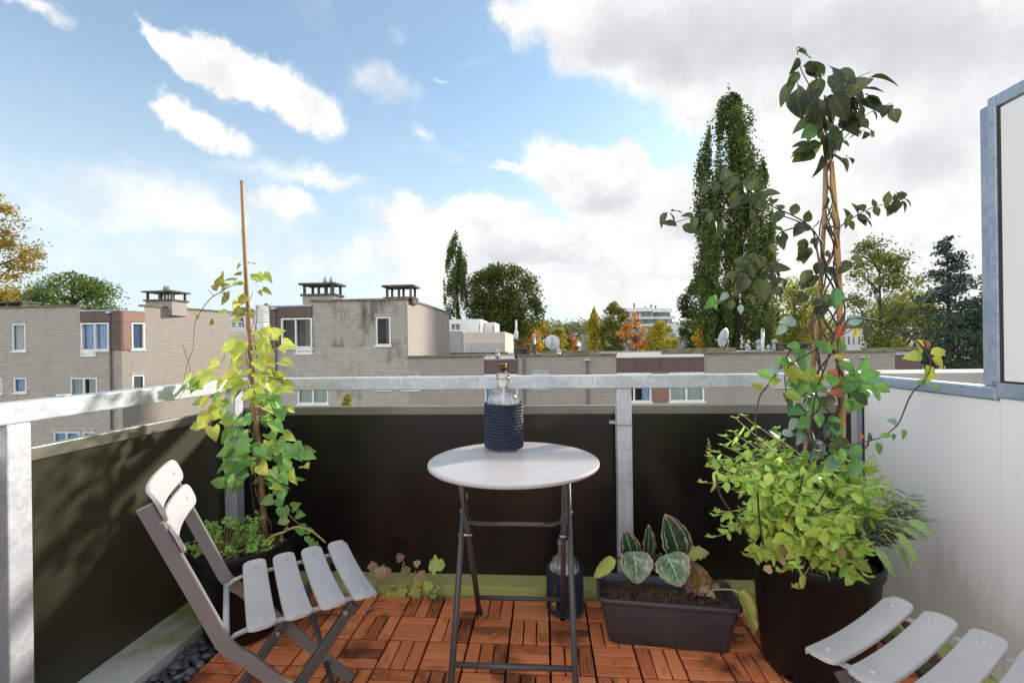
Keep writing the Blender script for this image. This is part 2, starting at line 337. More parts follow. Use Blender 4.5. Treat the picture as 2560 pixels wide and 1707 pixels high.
def wood_mat():
    m, t, b = newmat('oiled_acacia')
    tc = t.nodes.new('ShaderNodeTexCoord'); oi = t.nodes.new('ShaderNodeObjectInfo')
    ad = t.nodes.new('ShaderNodeVectorMath'); ad.operation = 'ADD'; t.links.new(tc.outputs['Object'], ad.inputs[0])
    cb = t.nodes.new('ShaderNodeCombineXYZ'); t.links.new(math_n(t, 'MULTIPLY', oi.outputs['Random'], 37.), cb.inputs[0]); t.links.new(math_n(t, 'MULTIPLY', oi.outputs['Random'], 11.), cb.inputs[1])
    t.links.new(cb.outputs[0], ad.inputs[1])
    mp = t.nodes.new('ShaderNodeMapping'); mp.inputs['Scale'].default_value = (1.3, 14, 14); t.links.new(ad.outputs[0], mp.inputs[0])
    g = tnoise(t, mp.outputs[0], 9., 7, .65)
    mp2 = t.nodes.new('ShaderNodeMapping'); mp2.inputs['Scale'].default_value = (1., 3, 3); t.links.new(ad.outputs[0], mp2.inputs[0])
    g2 = tnoise(t, mp2.outputs[0], 7., 4, .5)
    cr = t.nodes.new('ShaderNodeValToRGB'); e = cr.color_ramp.elements
    e[0].color = (.20, .048, .020, 1); e[0].position = 0; e[1].color = (.82, .27, .11, 1); e[1].position = 1
    for p, c in ((.25, (.54, .13, .05, 1)), (.55, (.68, .185, .072, 1)), (.8, (.70, .20, .078, 1))):
        q = e.new(p); q.color = c
    t.links.new(oi.outputs['Random'], cr.inputs[0])
    col = mixc(t, smooth(t, g, .35, .7), cr.outputs[0], (.85, .38, .18), 'MIX')
    col = mixc(t, .45, cr.outputs[0], col)
    dk = math_n(t, 'MULTIPLY', smooth(t, g2, .56, .78), .75)
    col = mixc(t, dk, col, (.09, .036, .022))
    # damp and dirt in patches that run on across neighbouring slats
    ge = t.nodes.new('ShaderNodeNewGeometry')
    wet = tnoise(t, ge.outputs['Position'], 4.5, 6, .6)
    col = mixc(t, math_n(t, 'MULTIPLY', smooth(t, wet, .52, .66), .75), col, (.10, .036, .02))
    t.links.new(col, b.inputs['Base Color'])
    mr = t.nodes.new('ShaderNodeMapRange'); t.links.new(wet, mr.inputs[0]); mr.inputs[1].default_value = .45; mr.inputs[2].default_value = .7; mr.inputs[3].default_value = .5; mr.inputs[4].default_value = .25
    t.links.new(mr.outputs[0], b.inputs['Roughness'])
    bump(t, b, g, .5, .002); b.inputs['Specular IOR Level'].default_value = .22; return m
M['wood'] = wood_mat()
M['deck_base'] = pm('deck_base', (.012, .011, .01), rough=.9)
M['pebble'] = pm('pebble', (.13, .135, .145), (.075, .075, .08), rough=.30, scale=22., bmp=.25, bscale=60, objrand=.55, rvar=.12)
M['pebble_brown'] = pm('pebble_brown', (.16, .10, .065), (.10, .065, .045), rough=.35, scale=22., bmp=.2, objrand=.3)
def coat_mat():
    m, t, b = newmat('powder_coat_grey'); tc = t.nodes.new('ShaderNodeTexCoord'); v = tc.outputs['Object']
    n = tnoise(t, v, 7., 6, .6); col = mixc(t, smooth(t, n, .3, .75), (.49, .47, .475), (.43, .41, .415))
    for sc_, lo in (((14, 190, 30), .735), ((150, 17, 30), .745)):       # fine scuffs
        mp = t.nodes.new('ShaderNodeMapping'); mp.inputs['Scale'].default_value = sc_; mp.inputs['Rotation'].default_value = (0, 0, .5); t.links.new(v, mp.inputs[0])
        col = mixc(t, math_n(t, 'MULTIPLY', smooth(t, tnoise(t, mp.outputs[0], 1., 2, .4), lo, lo + .04), .45), col, (.72, .71, .70))
    col = mixc(t, math_n(t, 'MULTIPLY', smooth(t, tnoise(t, v, 38., 5, .7), .66, .74), .35), col, (.25, .23, .21))
    t.links.new(col, b.inputs['Base Color'])
    mr = t.nodes.new('ShaderNodeMapRange'); t.links.new(n, mr.inputs[0]); mr.inputs[3].default_value = .25; mr.inputs[4].default_value = .50; t.links.new(mr.outputs[0], b.inputs['Roughness'])
    return m
M['slat_grey'] = coat_mat()
M['frame_grey'] = pm('powder_coat_taupe', (.205, .19, .188), (.175, .163, .162), rough=.42, scale=3.)  # same coat as the slats, darkened by shade painted into its colour
M['frame_dark'] = pm('powder_coat_dark', (.085, .08, .08), (.07, .066, .066), rough=.42, scale=3.)  # deeper painted shade of that coat, for rear legs, crossbars and table legs
M['bolt'] = pm('bolt_steel', (.6, .6, .6), rough=.3, metal=.9)
M['pot_black'] = pm('black_plastic', (.010, .010, .0105), (.008, .008, .008), rough=.42, spec=.3, scale=2)
M['planter'] = pm('anthracite_plastic', (.050, .049, .052), (.042, .041, .044), rough=.42, scale=4, bmp=.05, bscale=300, dist=.0005)
M['soil'] = pm('soil', (.14, .08, .05), (.04, .022, .014), rough=.95, scale=60., bmp=1., bscale=120., dist=.01)
M['crumb'] = pm('soil_crumb', (.24, .14, .09), (.07, .04, .025), rough=.95, scale=60., objrand=.3)
M['bamboo'] = uvnoise('bamboo', (.60, .36, .13), (.38, .20, .075), 30., (1, 1, .12), rough=.38)
M['bamboo_dark'] = uvnoise('bamboo_weathered', (.40, .23, .10), (.26, .145, .07), 30., (1, 1, .12), rough=.45)
M['vine_stem'] = pm('vine_bark', (.10, .055, .042), (.05, .028, .022), rough=.6, scale=40)
M['ivy_stem'] = pm('ivy_stem', (.22, .13, .06), (.12, .07, .035), rough=.7, scale=40)
M['dry'] = pm('withered', (.42, .30, .19), (.20, .12, .075), rough=.9, scale=40, bmp=.5)
M['pale_stem'] = pm('pale_stem', (.42, .42, .16), (.34, .30, .12), rough=.6, scale=30)
M['rope'] = pm('navy_rope', (.020, .032, .068), (.010, .016, .034), rough=.45, scale=60, bmp=.6, bscale=200, dist=.002)
M['copper'] = pm('aged_copper', (.24, .13, .065), (.09, .055, .035), rough=.4, metal=.7, scale=40)
M['brass'] = pm('brass', (.55, .38, .16), (.3, .2, .1), rough=.35, metal=.8, scale=40)
M['wick'] = pm('wick', (.75, .62, .50), rough=.9)
def glass_mat(name, tint, frost, rough=.08):
    m, t, b = newmat(name)
    tr = t.nodes.new('ShaderNodeBsdfTransparent'); tr.inputs[0].default_value = (*tint, 1)
    gl = t.nodes.new('ShaderNodeBsdfGlossy'); gl.inputs['Roughness'].default_value = rough
    fr = t.nodes.new('ShaderNodeFresnel'); fr.inputs[0].default_value = 1.5
    di = t.nodes.new('ShaderNodeBsdfDiffuse'); di.inputs[0].default_value = (.8, .8, .78, 1)
    m1 = t.nodes.new('ShaderNodeMixShader'); m2 = t.nodes.new('ShaderNodeMixShader')
    tc = t.nodes.new('ShaderNodeTexCoord')
    fz = math_n(t, 'MULTIPLY', smooth(t, tnoise(t, tc.outputs['Object'], 18., 5), .3, .8), frost * 2)
    t.links.new(fz, m1.inputs[0]); t.links.new(tr.outputs[0], m1.inputs[1]); t.links.new(di.outputs[0], m1.inputs[2])
    t.links.new(fr.outputs[0], m2.inputs[0]); t.links.new(m1.outputs[0], m2.inputs[1]); t.links.new(gl.outputs[0], m2.inputs[2])
    t.links.new(m2.outputs[0], t.nodes['Material Output'].inputs[0]); return m
M['bottle_glass'] = glass_mat('bottle_glass', (.94, .95, .94), .40)
M['pane'] = glass_mat('window_glass', (.93, .95, .96), .0, .02)

# leaves
M['l_vine'] = leafmat('vine_leaf', [(.035, .055, .018), (.065, .085, .022), (.040, .055, .032), (.11, .12, .03)], .34, .34)  # dark green deepened further: backlit shade painted into the leaf colour
M['l_vine_yellow'] = leafmat('vine_leaf_yellow', [(.30, .36, .05), (.42, .40, .06), (.22, .34, .07)], .4, .45)
M['l_vine_green'] = leafmat('vine_leaf_green', [(.10, .26, .06), (.17, .34, .07), (.07, .19, .06)], .3, .35)
M['l_vine_pale'] = leafmat('vine_leaf_underside', [(.26, .34, .30), (.18, .28, .22)], .5, .25)  # white-blue sky sheen painted into the leaf colour
M['l_red'] = leafmat('vine_leaf_red', [(.35, .05, .04), (.30, .12, .06)], .4, .3)
M['l_ivy_yellow'] = leafmat('ivy_leaf_yellow', [(.58, .64, .10), (.66, .70, .17), (.50, .62, .11), (.60, .56, .10)], .45, .45, .15)
M['l_ivy_green'] = leafmat('ivy_leaf_green', [(.22, .46, .12), (.32, .56, .15), (.17, .38, .11), (.46, .62, .20)], .42, .4, .15)
M['l_ivy_old'] = leafmat('ivy_leaf_old', [(.30, .30, .05), (.25, .21, .04), (.34, .37, .07)], .5, .4, .1)
M['l_basil'] = leafmat('basil_leaf', [(.46, .66, .11), (.58, .76, .16), (.36, .60, .10), (.66, .76, .20), (.28, .54, .11)], .28, .42, .12)
M['l_basil_yellow'] = leafmat('basil_leaf_yellow', [(.62, .64, .11), (.55, .62, .12), (.50, .60, .10)], .42, .4, .12)
M['l_sage'] = leafmat('sage_leaf', [(.24, .31, .21), (.32, .38, .27), (.18, .26, .17)], .7, .15, .15)
M['l_sage_big'] = leafmat('sage_leaf_big', [(.36, .46, .15), (.26, .38, .15)], .6, .2, .2)
M['l_parsley'] = leafmat('parsley_leaf', [(.26, .56, .11), (.38, .68, .15), (.52, .70, .18)], .4, .35, 0)
M['l_wilt'] = leafmat('wilting_leaf', [(.62, .64, .20), (.52, .62, .17), (.68, .62, .26)], .5, .4, .2)
M['l_dry'] = leafmat('dead_leaf', [(.46, .32, .20), (.30, .19, .12), (.58, .44, .28)], .8, .2, 0)
def calathea_mat(name, worn):
    m, t, b = newmat(name)
    tc = t.nodes.new('ShaderNodeTexCoord'); sx = t.nodes.new('ShaderNodeSeparateXYZ'); t.links.new(tc.outputs['UV'], sx.inputs[0])
    n = tnoise(t, tc.outputs['UV'], 7., 5, .6)
    a = math_n(t, 'MULTIPLY', math_n(t, 'ABSOLUTE', math_n(t, 'SUBTRACT', sx.outputs[0], .5)), 2.)
    aw = math_n(t, 'ADD', a, math_n(t, 'MULTIPLY', math_n(t, 'SUBTRACT', n, .5), .22))
    ring = math_n(t, 'MULTIPLY', smooth(t, math_n(t, 'ABSOLUTE', math_n(t, 'SUBTRACT', aw, .68)), .075, .02), math_n(t, 'MULTIPLY', smooth(t, n, .35, .6), .9))
    w = math_n(t, 'FRACT', math_n(t, 'ADD', math_n(t, 'MULTIPLY', math_n(t, 'SUBTRACT', sx.outputs[1], math_n(t, 'MULTIPLY', a, .40)), 5.0), math_n(t, 'MULTIPLY', n, .5)))
    strp = math_n(t, 'MULTIPLY', smooth(t, math_n(t, 'ABSOLUTE', math_n(t, 'SUBTRACT', w, .5)), .36, .05), smooth(t, aw, .66, .10))
    n2 = tnoise(t, tc.outputs['UV'], 2.6, 4, .6)
    if worn:      # silvery patch over the middle, darker bars between the side veins
        col = mixc(t, smooth(t, n2, .40, .60), (.10, .17, .10), (.25, .34, .26))
        col = mixc(t, math_n(t, 'MULTIPLY', strp, .85), col, (.035, .10, .04))
    else:
        col = mixc(t, math_n(t, 'MULTIPLY', strp, .30), (.022, .05, .026), (.09, .20, .08))
    col = mixc(t, ring, col, (.42, .50, .34))
    col = mixc(t, smooth(t, a, .045, .015), col, (.38, .50, .22))
    ey = math_n(t, 'MAXIMUM', aw, math_n(t, 'SUBTRACT', math_n(t, 'ADD', sx.outputs[1], math_n(t, 'MULTIPLY', math_n(t, 'SUBTRACT', n, .5), .5)), .0))
    col = mixc(t, smooth(t, ey, .86, .96), col, (.44, .29, .20))
    t.links.new(col, b.inputs['Base Color']); b.inputs['Roughness'].default_value = .3
    bump(t, b, w, .3, .002)
    return m
M['calathea'] = calathea_mat('calathea_leaf', False); M['calathea_pale'] = calathea_mat('calathea_leaf_pale', True)
M['l_cal_brown'] = leafmat('calathea_dying', [(.36, .20, .05), (.30, .17, .08)], .5, .3, .3)

TL = {}
def treemat(key, cols, trans=.3, nscale=.35):
    TL[key] = leafmat('foliage_' + key, cols, .75, trans, 0, .35, nscale); TL[key].node_tree.nodes['Principled BSDF'].inputs['Specular IOR Level'].default_value = .12
treemat('poplar', [(.075, .11, .032), (.12, .165, .042), (.05, .085, .03), (.17, .19, .05)])
treemat('dark', [(.050, .075, .025), (.08, .10, .028), (.035, .055, .02)])
treemat('round', [(.075, .11, .026), (.12, .15, .032), (.055, .08, .024)])
treemat('green', [(.08, .17, .045), (.13, .21, .05), (.17, .20, .05)])
treemat('green2', [(.09, .14, .035), (.15, .19, .045), (.20, .21, .05)])
treemat('olive', [(.17, .17, .035), (.24, .22, .045), (.12, .13, .03)])
treemat('yellow', [(.68, .42, .035), (.75, .50, .06), (.55, .33, .03)], .4)
treemat('yellow_green', [(.42, .38, .05), (.55, .45, .06), (.30, .31, .05)], .4)
treemat('lime', [(.30, .33, .07), (.42, .41, .09), (.23, .26, .06)], .4)
treemat('orange', [(.66, .25, .045), (.74, .33, .06), (.55, .19, .04), (.60, .38, .06)], .4)
treemat('autumn', [(.36, .25, .05), (.44, .32, .06), (.24, .21, .05)], .4)
treemat('conifer', [(.045, .075, .055), (.075, .11, .08), (.03, .05, .035)], .1)
treemat('rust', [(.16, .05, .03), (.10, .05, .03)], .3)
treemat('far', [(.16, .19, .10), (.22, .24, .12), (.26, .24, .11)], .2, .05)

# ------------------------------------------------------------------ mesh helpers
class MB:
    def __init__(s): s.v = []; s.f = []; s.uv = []; s.smooth = []
    def quadgrid(s, P, uv=None, smooth=True, flip=False):
        h, w = len(P), len(P[0]); b = len(s.v)
        for r in P: s.v += [tuple(p) for p in r]
        for i in range(h - 1):
            for j in range(w - 1):
                f = (b + i * w + j, b + i * w + j + 1, b + (i + 1) * w + j + 1, b + (i + 1) * w + j)
                if flip: f = f[::-1]
                s.f.append(f); s.smooth.append(smooth)
                if uv: 
                    q = [uv[i][j], uv[i][j + 1], uv[i + 1][j + 1], uv[i + 1][j]]
                    s.uv.append(q[::-1] if flip else q)
                else: s.uv.append(None)
    def face(s, pts, uv=None, smooth=False):
        b = len(s.v); s.v += [tuple(p) for p in pts]; s.f.append(tuple(range(b, b + len(pts)))); s.uv.append(uv); s.smooth.append(smooth)
    def obox(s, O, X, Y, Z, uvs=False):
        """a box from corner O with edge vectors X, Y, Z"""
        O, X, Y, Z = Vector(O), Vector(X), Vector(Y), Vector(Z)
        c = [O, O + X, O + X + Y, O + Y, O + Z, O + X + Z, O + X + Y + Z, O + Y + Z]
        b = len(s.v); s.v += [tuple(p) for p in c]
        fs = [(0, 3, 2, 1), (4, 5, 6, 7), (0, 1, 5, 4), (1, 2, 6, 5), (2, 3, 7, 6), (3, 0, 4, 7)]
        if X.cross(Y).dot(Z) < 0: fs = [f[::-1] for f in fs]
        for f in fs: s.f.append(tuple(b + i for i in f)); s.uv.append(None); s.smooth.append(False)
    def box(s, x0, x1, y0, y1, z0, z1): s.obox((x0, y0, z0), (x1 - x0, 0, 0), (0, y1 - y0, 0), (0, 0, z1 - z0))
    def tube(s, pts, rad, sides=8, caps=True):
        pts = [Vector(p) for p in pts]; n = len(pts)
        if isinstance(rad, (int, float)): rad = [rad] * n
        t0 = (pts[1] - pts[0]).normalized()
        u = t0.orthogonal().normalized(); rings = []
        for i in range(n):
            t = (pts[min(i + 1, n - 1)] - pts[max(i - 1, 0)])
            if t.length < 1e-9: t = t0
            t.normalize(); u = (u - t * u.dot(t))
            if u.length < 1e-6: u = t.orthogonal()
            u.normalize(); v = t.cross(u)
            rings.append([pts[i] + (u * cos(2 * pi * k / sides) + v * sin(2 * pi * k / sides)) * rad[i] for k in range(sides)])
        b = len(s.v)
        for r in rings: s.v += [tuple(p) for p in r]
        for i in range(n - 1):
            for k in range(sides):
                k2 = (k + 1) % sides
                s.f.append((b + i * sides + k, b + i * sides + k2, b + (i + 1) * sides + k2, b + (i + 1) * sides + k)); s.uv.append(None); s.smooth.append(True)
        if caps:
            s.f.append(tuple(b + k for k in range(sides))[::-1]); s.uv.append(None); s.smooth.append(False)
            s.f.append(tuple(b + (n - 1) * sides + k for k in range(sides))); s.uv.append(None); s.smooth.append(False)
    def lathe(s, prof, c=(0, 0, 0), sides=32, wob=None):
        b = len(s.v); n = len(prof)
        for r, z in prof:
            for k in range(sides):
                a = 2 * pi * k / sides; s.v.append((c[0] + r * cos(a), c[1] + r * sin(a), c[2] + z))
        for i in range(n - 1):
            for k in range(sides):
                k2 = (k + 1) % sides
                s.f.append((b + i * sides + k, b + i * sides + k2, b + (i + 1) * sides + k2, b + (i + 1) * sides + k)); s.uv.append(None); s.smooth.append(True)
    def disc(s, c, r, sides=24):
        s.face([(c[0] + r * cos(2 * pi * k / sides), c[1] + r * sin(2 * pi * k / sides), c[2]) for k in range(sides)])
    def mesh(s, name, off=(0, 0, 0)):
        me = bpy.data.meshes.new(name)
        v = np.array(s.v, dtype=float).reshape(-1, 3) - np.array(off)
        me.from_pydata(v.tolist(), [], s.f)
        if any(u is not None for u in s.uv):
            ul = me.uv_layers.new(name='UVMap'); data = []
            for f, u in zip(s.f, s.uv):
                for k in range(len(f)): data += list(u[k]) if u is not None else [0., 0.]
            ul.data.foreach_set('uv', data)
        me.polygons.foreach_set('use_smooth', s.smooth)
        me.update(); return me
    def build(s, name, mat, root=None, label=None, bevel=0.0, off=None, kind=None):
        o = off if off is not None else (world_loc(root) if root is not None else (0, 0, 0))
        me = s.mesh(name, o); me.materials.append(M[mat] if isinstance(mat, str) else mat)
        ob = bpy.data.objects.new(name, me); COL.objects.link(ob)
        if root is not None: ob.parent = root
        if label: ob['label'] = label
        if kind: ob['kind'] = kind
        if bevel:
            bm = ob.modifiers.new('bevel', 'BEVEL'); bm.width = bevel; bm.segments = 2; bm.limit_method = 'ANGLE'
        return ob
def world_loc(o):
    v = Vector((0, 0, 0))
    while o is not None: v = v + Vector(o.location); o = o.parent
    return tuple(v)
def thing(name, label, cat, loc=(0, 0, 0), group=None):
    o = bpy.data.objects.new(name, None); o.empty_display_size = .1; COL.objects.link(o); o.location = loc
    o['label'] = label; o['category'] = cat
    if group: o['group'] = group
    return o
def tag(o, label, cat, group=None):
    o['label'] = label; o['category'] = cat
    if group: o['group'] = group
    return o
def struct(o): o['kind'] = 'structure'; return o
def copy_tree(o, parent=None):
    c = o.copy(); COL.objects.link(c); c.parent = parent
    for ch in list(o.children): copy_tree(ch, c)
    return c
def spline(pts, n=6):
    """Catmull-Rom through pts"""
    P = [Vector(p) for p in pts]; P = [P[0] * 2 - P[1]] + P + [P[-1] * 2 - P[-2]]; out = []
    for i in range(1, len(P) - 2):
        a, b, c, d = P[i - 1:i + 3]
        for k in range(n):
            t = k / n
            out.append(.5 * ((2 * b) + (c - a) * t + (2 * a - 5 * b + 4 * c - d) * t * t + (3 * b - a - 3 * c + d) * t ** 3))
    out.append(P[-2]); return out

GZ = -8.6
# ------------------------------------------------------------------ ground
g = MB(); g.face([(-1500, -300, GZ), (1500, -300, GZ), (1500, 2500, GZ), (-1500, 2500, GZ)])
struct(g.build('ground', 'grass'))
g = MB(); g.face([(-60, 8, GZ + .004), (60, 8, GZ + .004), (60, 15, GZ + .004), (-60, 15, GZ + .004)])
struct(g.build('street', 'asphalt'))

# ------------------------------------------------------------------ buildings
class Wall:
    """vertical plane: origin (x, y), unit direction d to the right as seen from outside, outward normal n"""
    def __init__(s, p0, p1):
        s.o = Vector((p0[0], p0[1], 0)); e = Vector((p1[0] - p0[0], p1[1] - p0[1], 0)); s.len = e.length; s.d = e.normalized()
        s.n = Vector((s.d.y, -s.d.x, 0))
    def p(s, u, z, o=0.): return s.o + s.d * u + s.n * o + Vector((0, 0, z))
    def box(s, mb, u0, u1, z0, z1, o0, o1):
        mb.obox(s.p(u0, z0, o0), s.d * (u1 - u0), s.n * (o1 - o0), Vector((0, 0, z1 - z0)))
    def u(s, x, y=None):        # where the sight line of photo column x meets this wall
        d = ray(x, 865 if y is None else y); A = np.array([[d.x, -s.d.x], [d.y, -s.d.y]]); t, u = np.linalg.solve(A, [s.o.x, s.o.y]); return float(u)
    def uz(s, x, y):
        d = ray(x, y); A = np.array([[d.x, -s.d.x], [d.y, -s.d.y]]); t, u = np.linalg.solve(A, [s.o.x, s.o.y]); return float(u), float(CAMH + t * d.z)
def wall(root, W_, u0, u1, z0, z1, holes, mat, name='wall', depth=.14):
    us = sorted({u0, u1} | {h[0] for h in holes} | {h[1] for h in holes}); zs = sorted({z0, z1} | {h[2] for h in holes} | {h[3] for h in holes})
    us = [u for u in us if u0 <= u <= u1]; zs = [z for z in zs if z0 <= z <= z1]
    mb = MB()
    for a, b in zip(us[:-1], us[1:]):
        for c, d in zip(zs[:-1], zs[1:]):
            um, zm = (a + b) / 2, (c + d) / 2
            if any(h[0] < um < h[1] and h[2] < zm < h[3] for h in holes): continue
            mb.face([W_.p(a, c), W_.p(b, c), W_.p(b, d), W_.p(a, d)], [(a, c), (b, c), (b, d), (a, d)])
    for h in holes:
        a, b, c, d = h
        for q in ((W_.p(a, c), W_.p(a, d), a, 0), (W_.p(b, d), W_.p(b, c), b, 0)):
            p0, p1 = q[0], q[1]; n = -W_.n * depth
            mb.face([p0, p1, p1 + n, p0 + n], [(0, p0.z), (0, p1.z), (depth, p1.z), (depth, p0.z)])
        for p0, p1 in ((W_.p(a, d), W_.p(b, d)), (W_.p(b, c), W_.p(a, c))):
            n = -W_.n * depth; mb.face([p0, p1, p1 + n, p0 + n], [(0, 0), (b - a, 0), (b - a, depth), (0, depth)])
    return mb.build(name, mat, root)
def window(root, W_, u0, u1, z0, z1, splits=(), curtain='curtain_white', sill=True, lintel=True, gap=None, fr=.075, tops=(), rec=.04, label=None):
    """frame with mullions at the fractions 'splits', a pane, a curtain and the dark room behind"""
    f = MB(); o0, o1 = -.10, rec * -1 + .03
    W_.box(f, u0, u0 + fr, z0, z1, o0, o1); W_.box(f, u1 - fr, u1, z0, z1, o0, o1)
    W_.box(f, u0 + fr, u1 - fr, z0, z0 + fr, o0, o1); W_.box(f, u0 + fr, u1 - fr, z1 - fr, z1, o0, o1)
    for s_ in splits:
        uc = u0 + (u1 - u0) * s_; W_.box(f, uc - fr * .5, uc + fr * .5, z0 + fr, z1 - fr, o0, o1 - .005)
    for s_ in tops:
        zc = z0 + (z1 - z0) * s_; W_.box(f, u0 + fr, u1 - fr, zc - fr * .4, zc + fr * .4, o0, o1 - .01)
    fo = f.build('window', 'white_paint', root, label=label)
    p = MB(); p.face([W_.p(u0 + fr * .7, z0 + fr * .7, -.07), W_.p(u1 - fr * .7, z0 + fr * .7, -.07), W_.p(u1 - fr * .7, z1 - fr * .7, -.07), W_.p(u0 + fr * .7, z1 - fr * .7, -.07)]); p.build('pane', 'pane', fo, off=world_loc(root))
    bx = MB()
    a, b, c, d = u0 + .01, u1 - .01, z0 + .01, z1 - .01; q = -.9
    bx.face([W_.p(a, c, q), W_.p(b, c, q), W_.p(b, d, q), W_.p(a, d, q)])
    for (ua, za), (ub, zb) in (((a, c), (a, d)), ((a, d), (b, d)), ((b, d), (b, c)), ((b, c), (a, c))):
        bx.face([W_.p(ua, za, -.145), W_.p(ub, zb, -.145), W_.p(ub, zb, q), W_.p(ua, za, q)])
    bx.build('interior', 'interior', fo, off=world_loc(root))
    if curtain:
        spans = [(u0 + fr * .5, u1 - fr * .5)] if gap is None else [(u0 + fr * .5, u0 + (u1 - u0) * gap[0]), (u0 + (u1 - u0) * gap[1], u1 - fr * .5)]
        cm = MB()
        for a, b in spans:
            if b - a < .03: continue
            n = max(8, int((b - a) / .025)); P0, P1 = [], []
            for i in range(n + 1):
                uu = a + (b - a) * i / n; oo = -.16 + .03 * sin(uu * 46 + sin(uu * 9) * 2)
                P0.append(W_.p(uu, z0 + .02, oo)); P1.append(W_.p(uu, z1 - .02, oo))
            cm.quadgrid([P0, P1])
        cm.build('curtain', curtain, fo, off=world_loc(root))
    if sill:
        s_ = MB(); W_.box(s_, u0 - .06, u1 + .06, z0 - .075, z0 - .003, -.08, .06); s_.build('sill', 'white_paint', fo, off=world_loc(root))
    if lintel:
        s_ = MB(); W_.box(s_, u0 - .08, u1 + .08, z1 + .006, z1 + .17, -.08, .012); s_.build('lintel', 'lintel', fo, off=world_loc(root))
    return fo
def hole(u0, u1, z0, z1): return (u0, u1, z0, z1)
def pxwin(W_, x0, x1, y0, y1):
    u0, zt = W_.uz(x0, y0); u1, _ = W_.uz(x1, y0); _, zb = W_.uz(x0, y1); _, zt2 = W_.uz(x1, y0); return u0, u1, zb, (zt + zt2) / 2
def coping(root, W_, u0, u1, z, mat='coping', t=.10, over=.06, name='coping', depth=.30):
    c = MB(); W_.box(c, u0, u1, z + .002, z + t, -depth, over); return c.build(name, mat, root)
def chimney(root, x0, x1, y0, y1, zb, zroof, zlow, zcap, cowls=(), mat='brick_grey', base=True):
    c = MB()
    # brick base with UVs
    if base:
        for (a, b) in (((x0, y0), (x1, y0)), ((x1, y0), (x1, y1)), ((x1, y1), (x0, y1)), ((x0, y1), (x0, y0))):
            L_ = math.hypot(b[0] - a[0], b[1] - a[1])
            c.face([(a[0], a[1], zb), (b[0], b[1], zb), (b[0], b[1], zlow), (a[0], a[1], zlow)], [(0, zb), (L_, zb), (L_, zlow), (0, zlow)])
        ch = c.build('chimney', mat, root)
    else:
        c.box(x0 - .05, x1 + .05, y0 - .05, y1 + .05, zb, zlow); ch = c.build('chimney', 'concrete_dark', root)
    off = world_loc(root)
    s_ = MB(); s_.box(x0 - .08, x1 + .08, y0 - .08, y1 + .08, zlow + .002, zlow + .10); s_.build('lower_slab', 'concrete_dark', ch, off=off)
    w = .10
    for px in (x0 + .02, (x0 + x1) / 2 - w / 2, x1 - w - .02):
        for py in (y0 + .02, y1 - w - .02): h = MB(); h.box(px, px + w, py, py + w, zlow + .10, zcap); h.build('pier', 'concrete_dark', ch, off=off)
    s_ = MB(); s_.box(x0 - .14, x1 + .14, y0 - .14, y1 + .14, zcap + .001, zcap + .09); s_.build('cap_slab', 'concrete_dark', ch, off=off)
    p = MB()
    for px, r in cowls:
        cy_ = (y0 + y1) / 2; p.tube([(px, cy_, zlow + .1), (px, cy_, zcap + .18)], r * .6, 10)
        p.lathe([(0, .02), (r, 0), (r * 1.25, .08), (r, .17), (r * .6, .2), (r * .9, .26), (0, .32)], (px, cy_, zcap + .14), 12)
    if cowls: p.build('flue', 'lintel', ch, off=off)
    return ch
def drainpipe(root, W_, u, z0, z1, hopper=True):
    d = MB(); c0, c1 = W_.p(u, z0, .07), W_.p(u, z1, .07); d.tube([c0, c1], .045, 10)
    o = d.build('drainpipe', 'drain', root)
    if hopper:
        h = MB(); W_.box(h, u - .13, u + .13, z1 - .02, z1 + .05, 0.01, .18); h.build('hopper', 'dish', o, off=world_loc(root))

Y1 = 21.2
# --- tall brick block in the middle
WF = Wall((PY(676, 865, Y1).x, Y1), (PY(1020, 865, Y1).x, Y1))
xr = WF.o.x + WF.len
zpar, zlowpar = 3.33, .58
b1 = thing('brick_house', 'weathered grey brick block with stained facade and two open chimneys, taller than its right wing', 'house', (WF.o.x, Y1, GZ))
ub = WF.uz(781, 800)[0]
wA = pxwin(WF, 704, 781, 795, 870); wA2 = pxwin(WF, 741, 781, 871, 883); wB = pxwin(WF, 939, 976, 792, 864); wC = pxwin(WF, 743, 820, 944, 1010); wD = pxwin(WF, 939, 978, 940, 974)
wall(b1, WF, ub, WF.len, wA[2], zpar, [wB], 'brick_stain')
wall(b1, WF, 0.0, WF.len, GZ, wA[2] - .001, [(wA2[0], wA2[1], wA2[2], wA[2] - .001), wC, wD] + [(c[0], c[1], c[2] - k * 2.8, c[3] - k * 2.8) for c in (wC, wD) for k in (1, 2)], 'brick_grey')
pz = WF.uz(690, 795)[1]
bp = MB(); WF.box(bp, 0, ub - .002, pz + .02, 3.12, -.3, .05); WF.box(bp, 0, wA[0] - .01, wA[2], pz, -.3, .05); bp.build('fascia_panel', 'brown_panel', b1)
bp = MB(); WF.box(bp, -.03, ub - .003, 3.122, 3.19, -.4, .08); bp.build('flashing', 'zinc', b1)
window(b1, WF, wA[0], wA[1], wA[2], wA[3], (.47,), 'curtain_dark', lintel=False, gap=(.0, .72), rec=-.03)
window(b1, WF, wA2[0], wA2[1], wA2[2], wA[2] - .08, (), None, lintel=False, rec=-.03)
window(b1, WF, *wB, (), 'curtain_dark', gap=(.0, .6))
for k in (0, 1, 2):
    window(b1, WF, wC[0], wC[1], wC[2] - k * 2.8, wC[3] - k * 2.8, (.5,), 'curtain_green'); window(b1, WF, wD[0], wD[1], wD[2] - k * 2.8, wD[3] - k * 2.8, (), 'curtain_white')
WS = Wall((xr, Y1), (xr, 30.8))
wall(b1, WS, 0, WS.len, GZ, zpar, [], 'brick_light')
coping(b1, WF, ub - .05, WF.len + .06, zpar); coping(b1, WS, .0, WS.len, zpar)
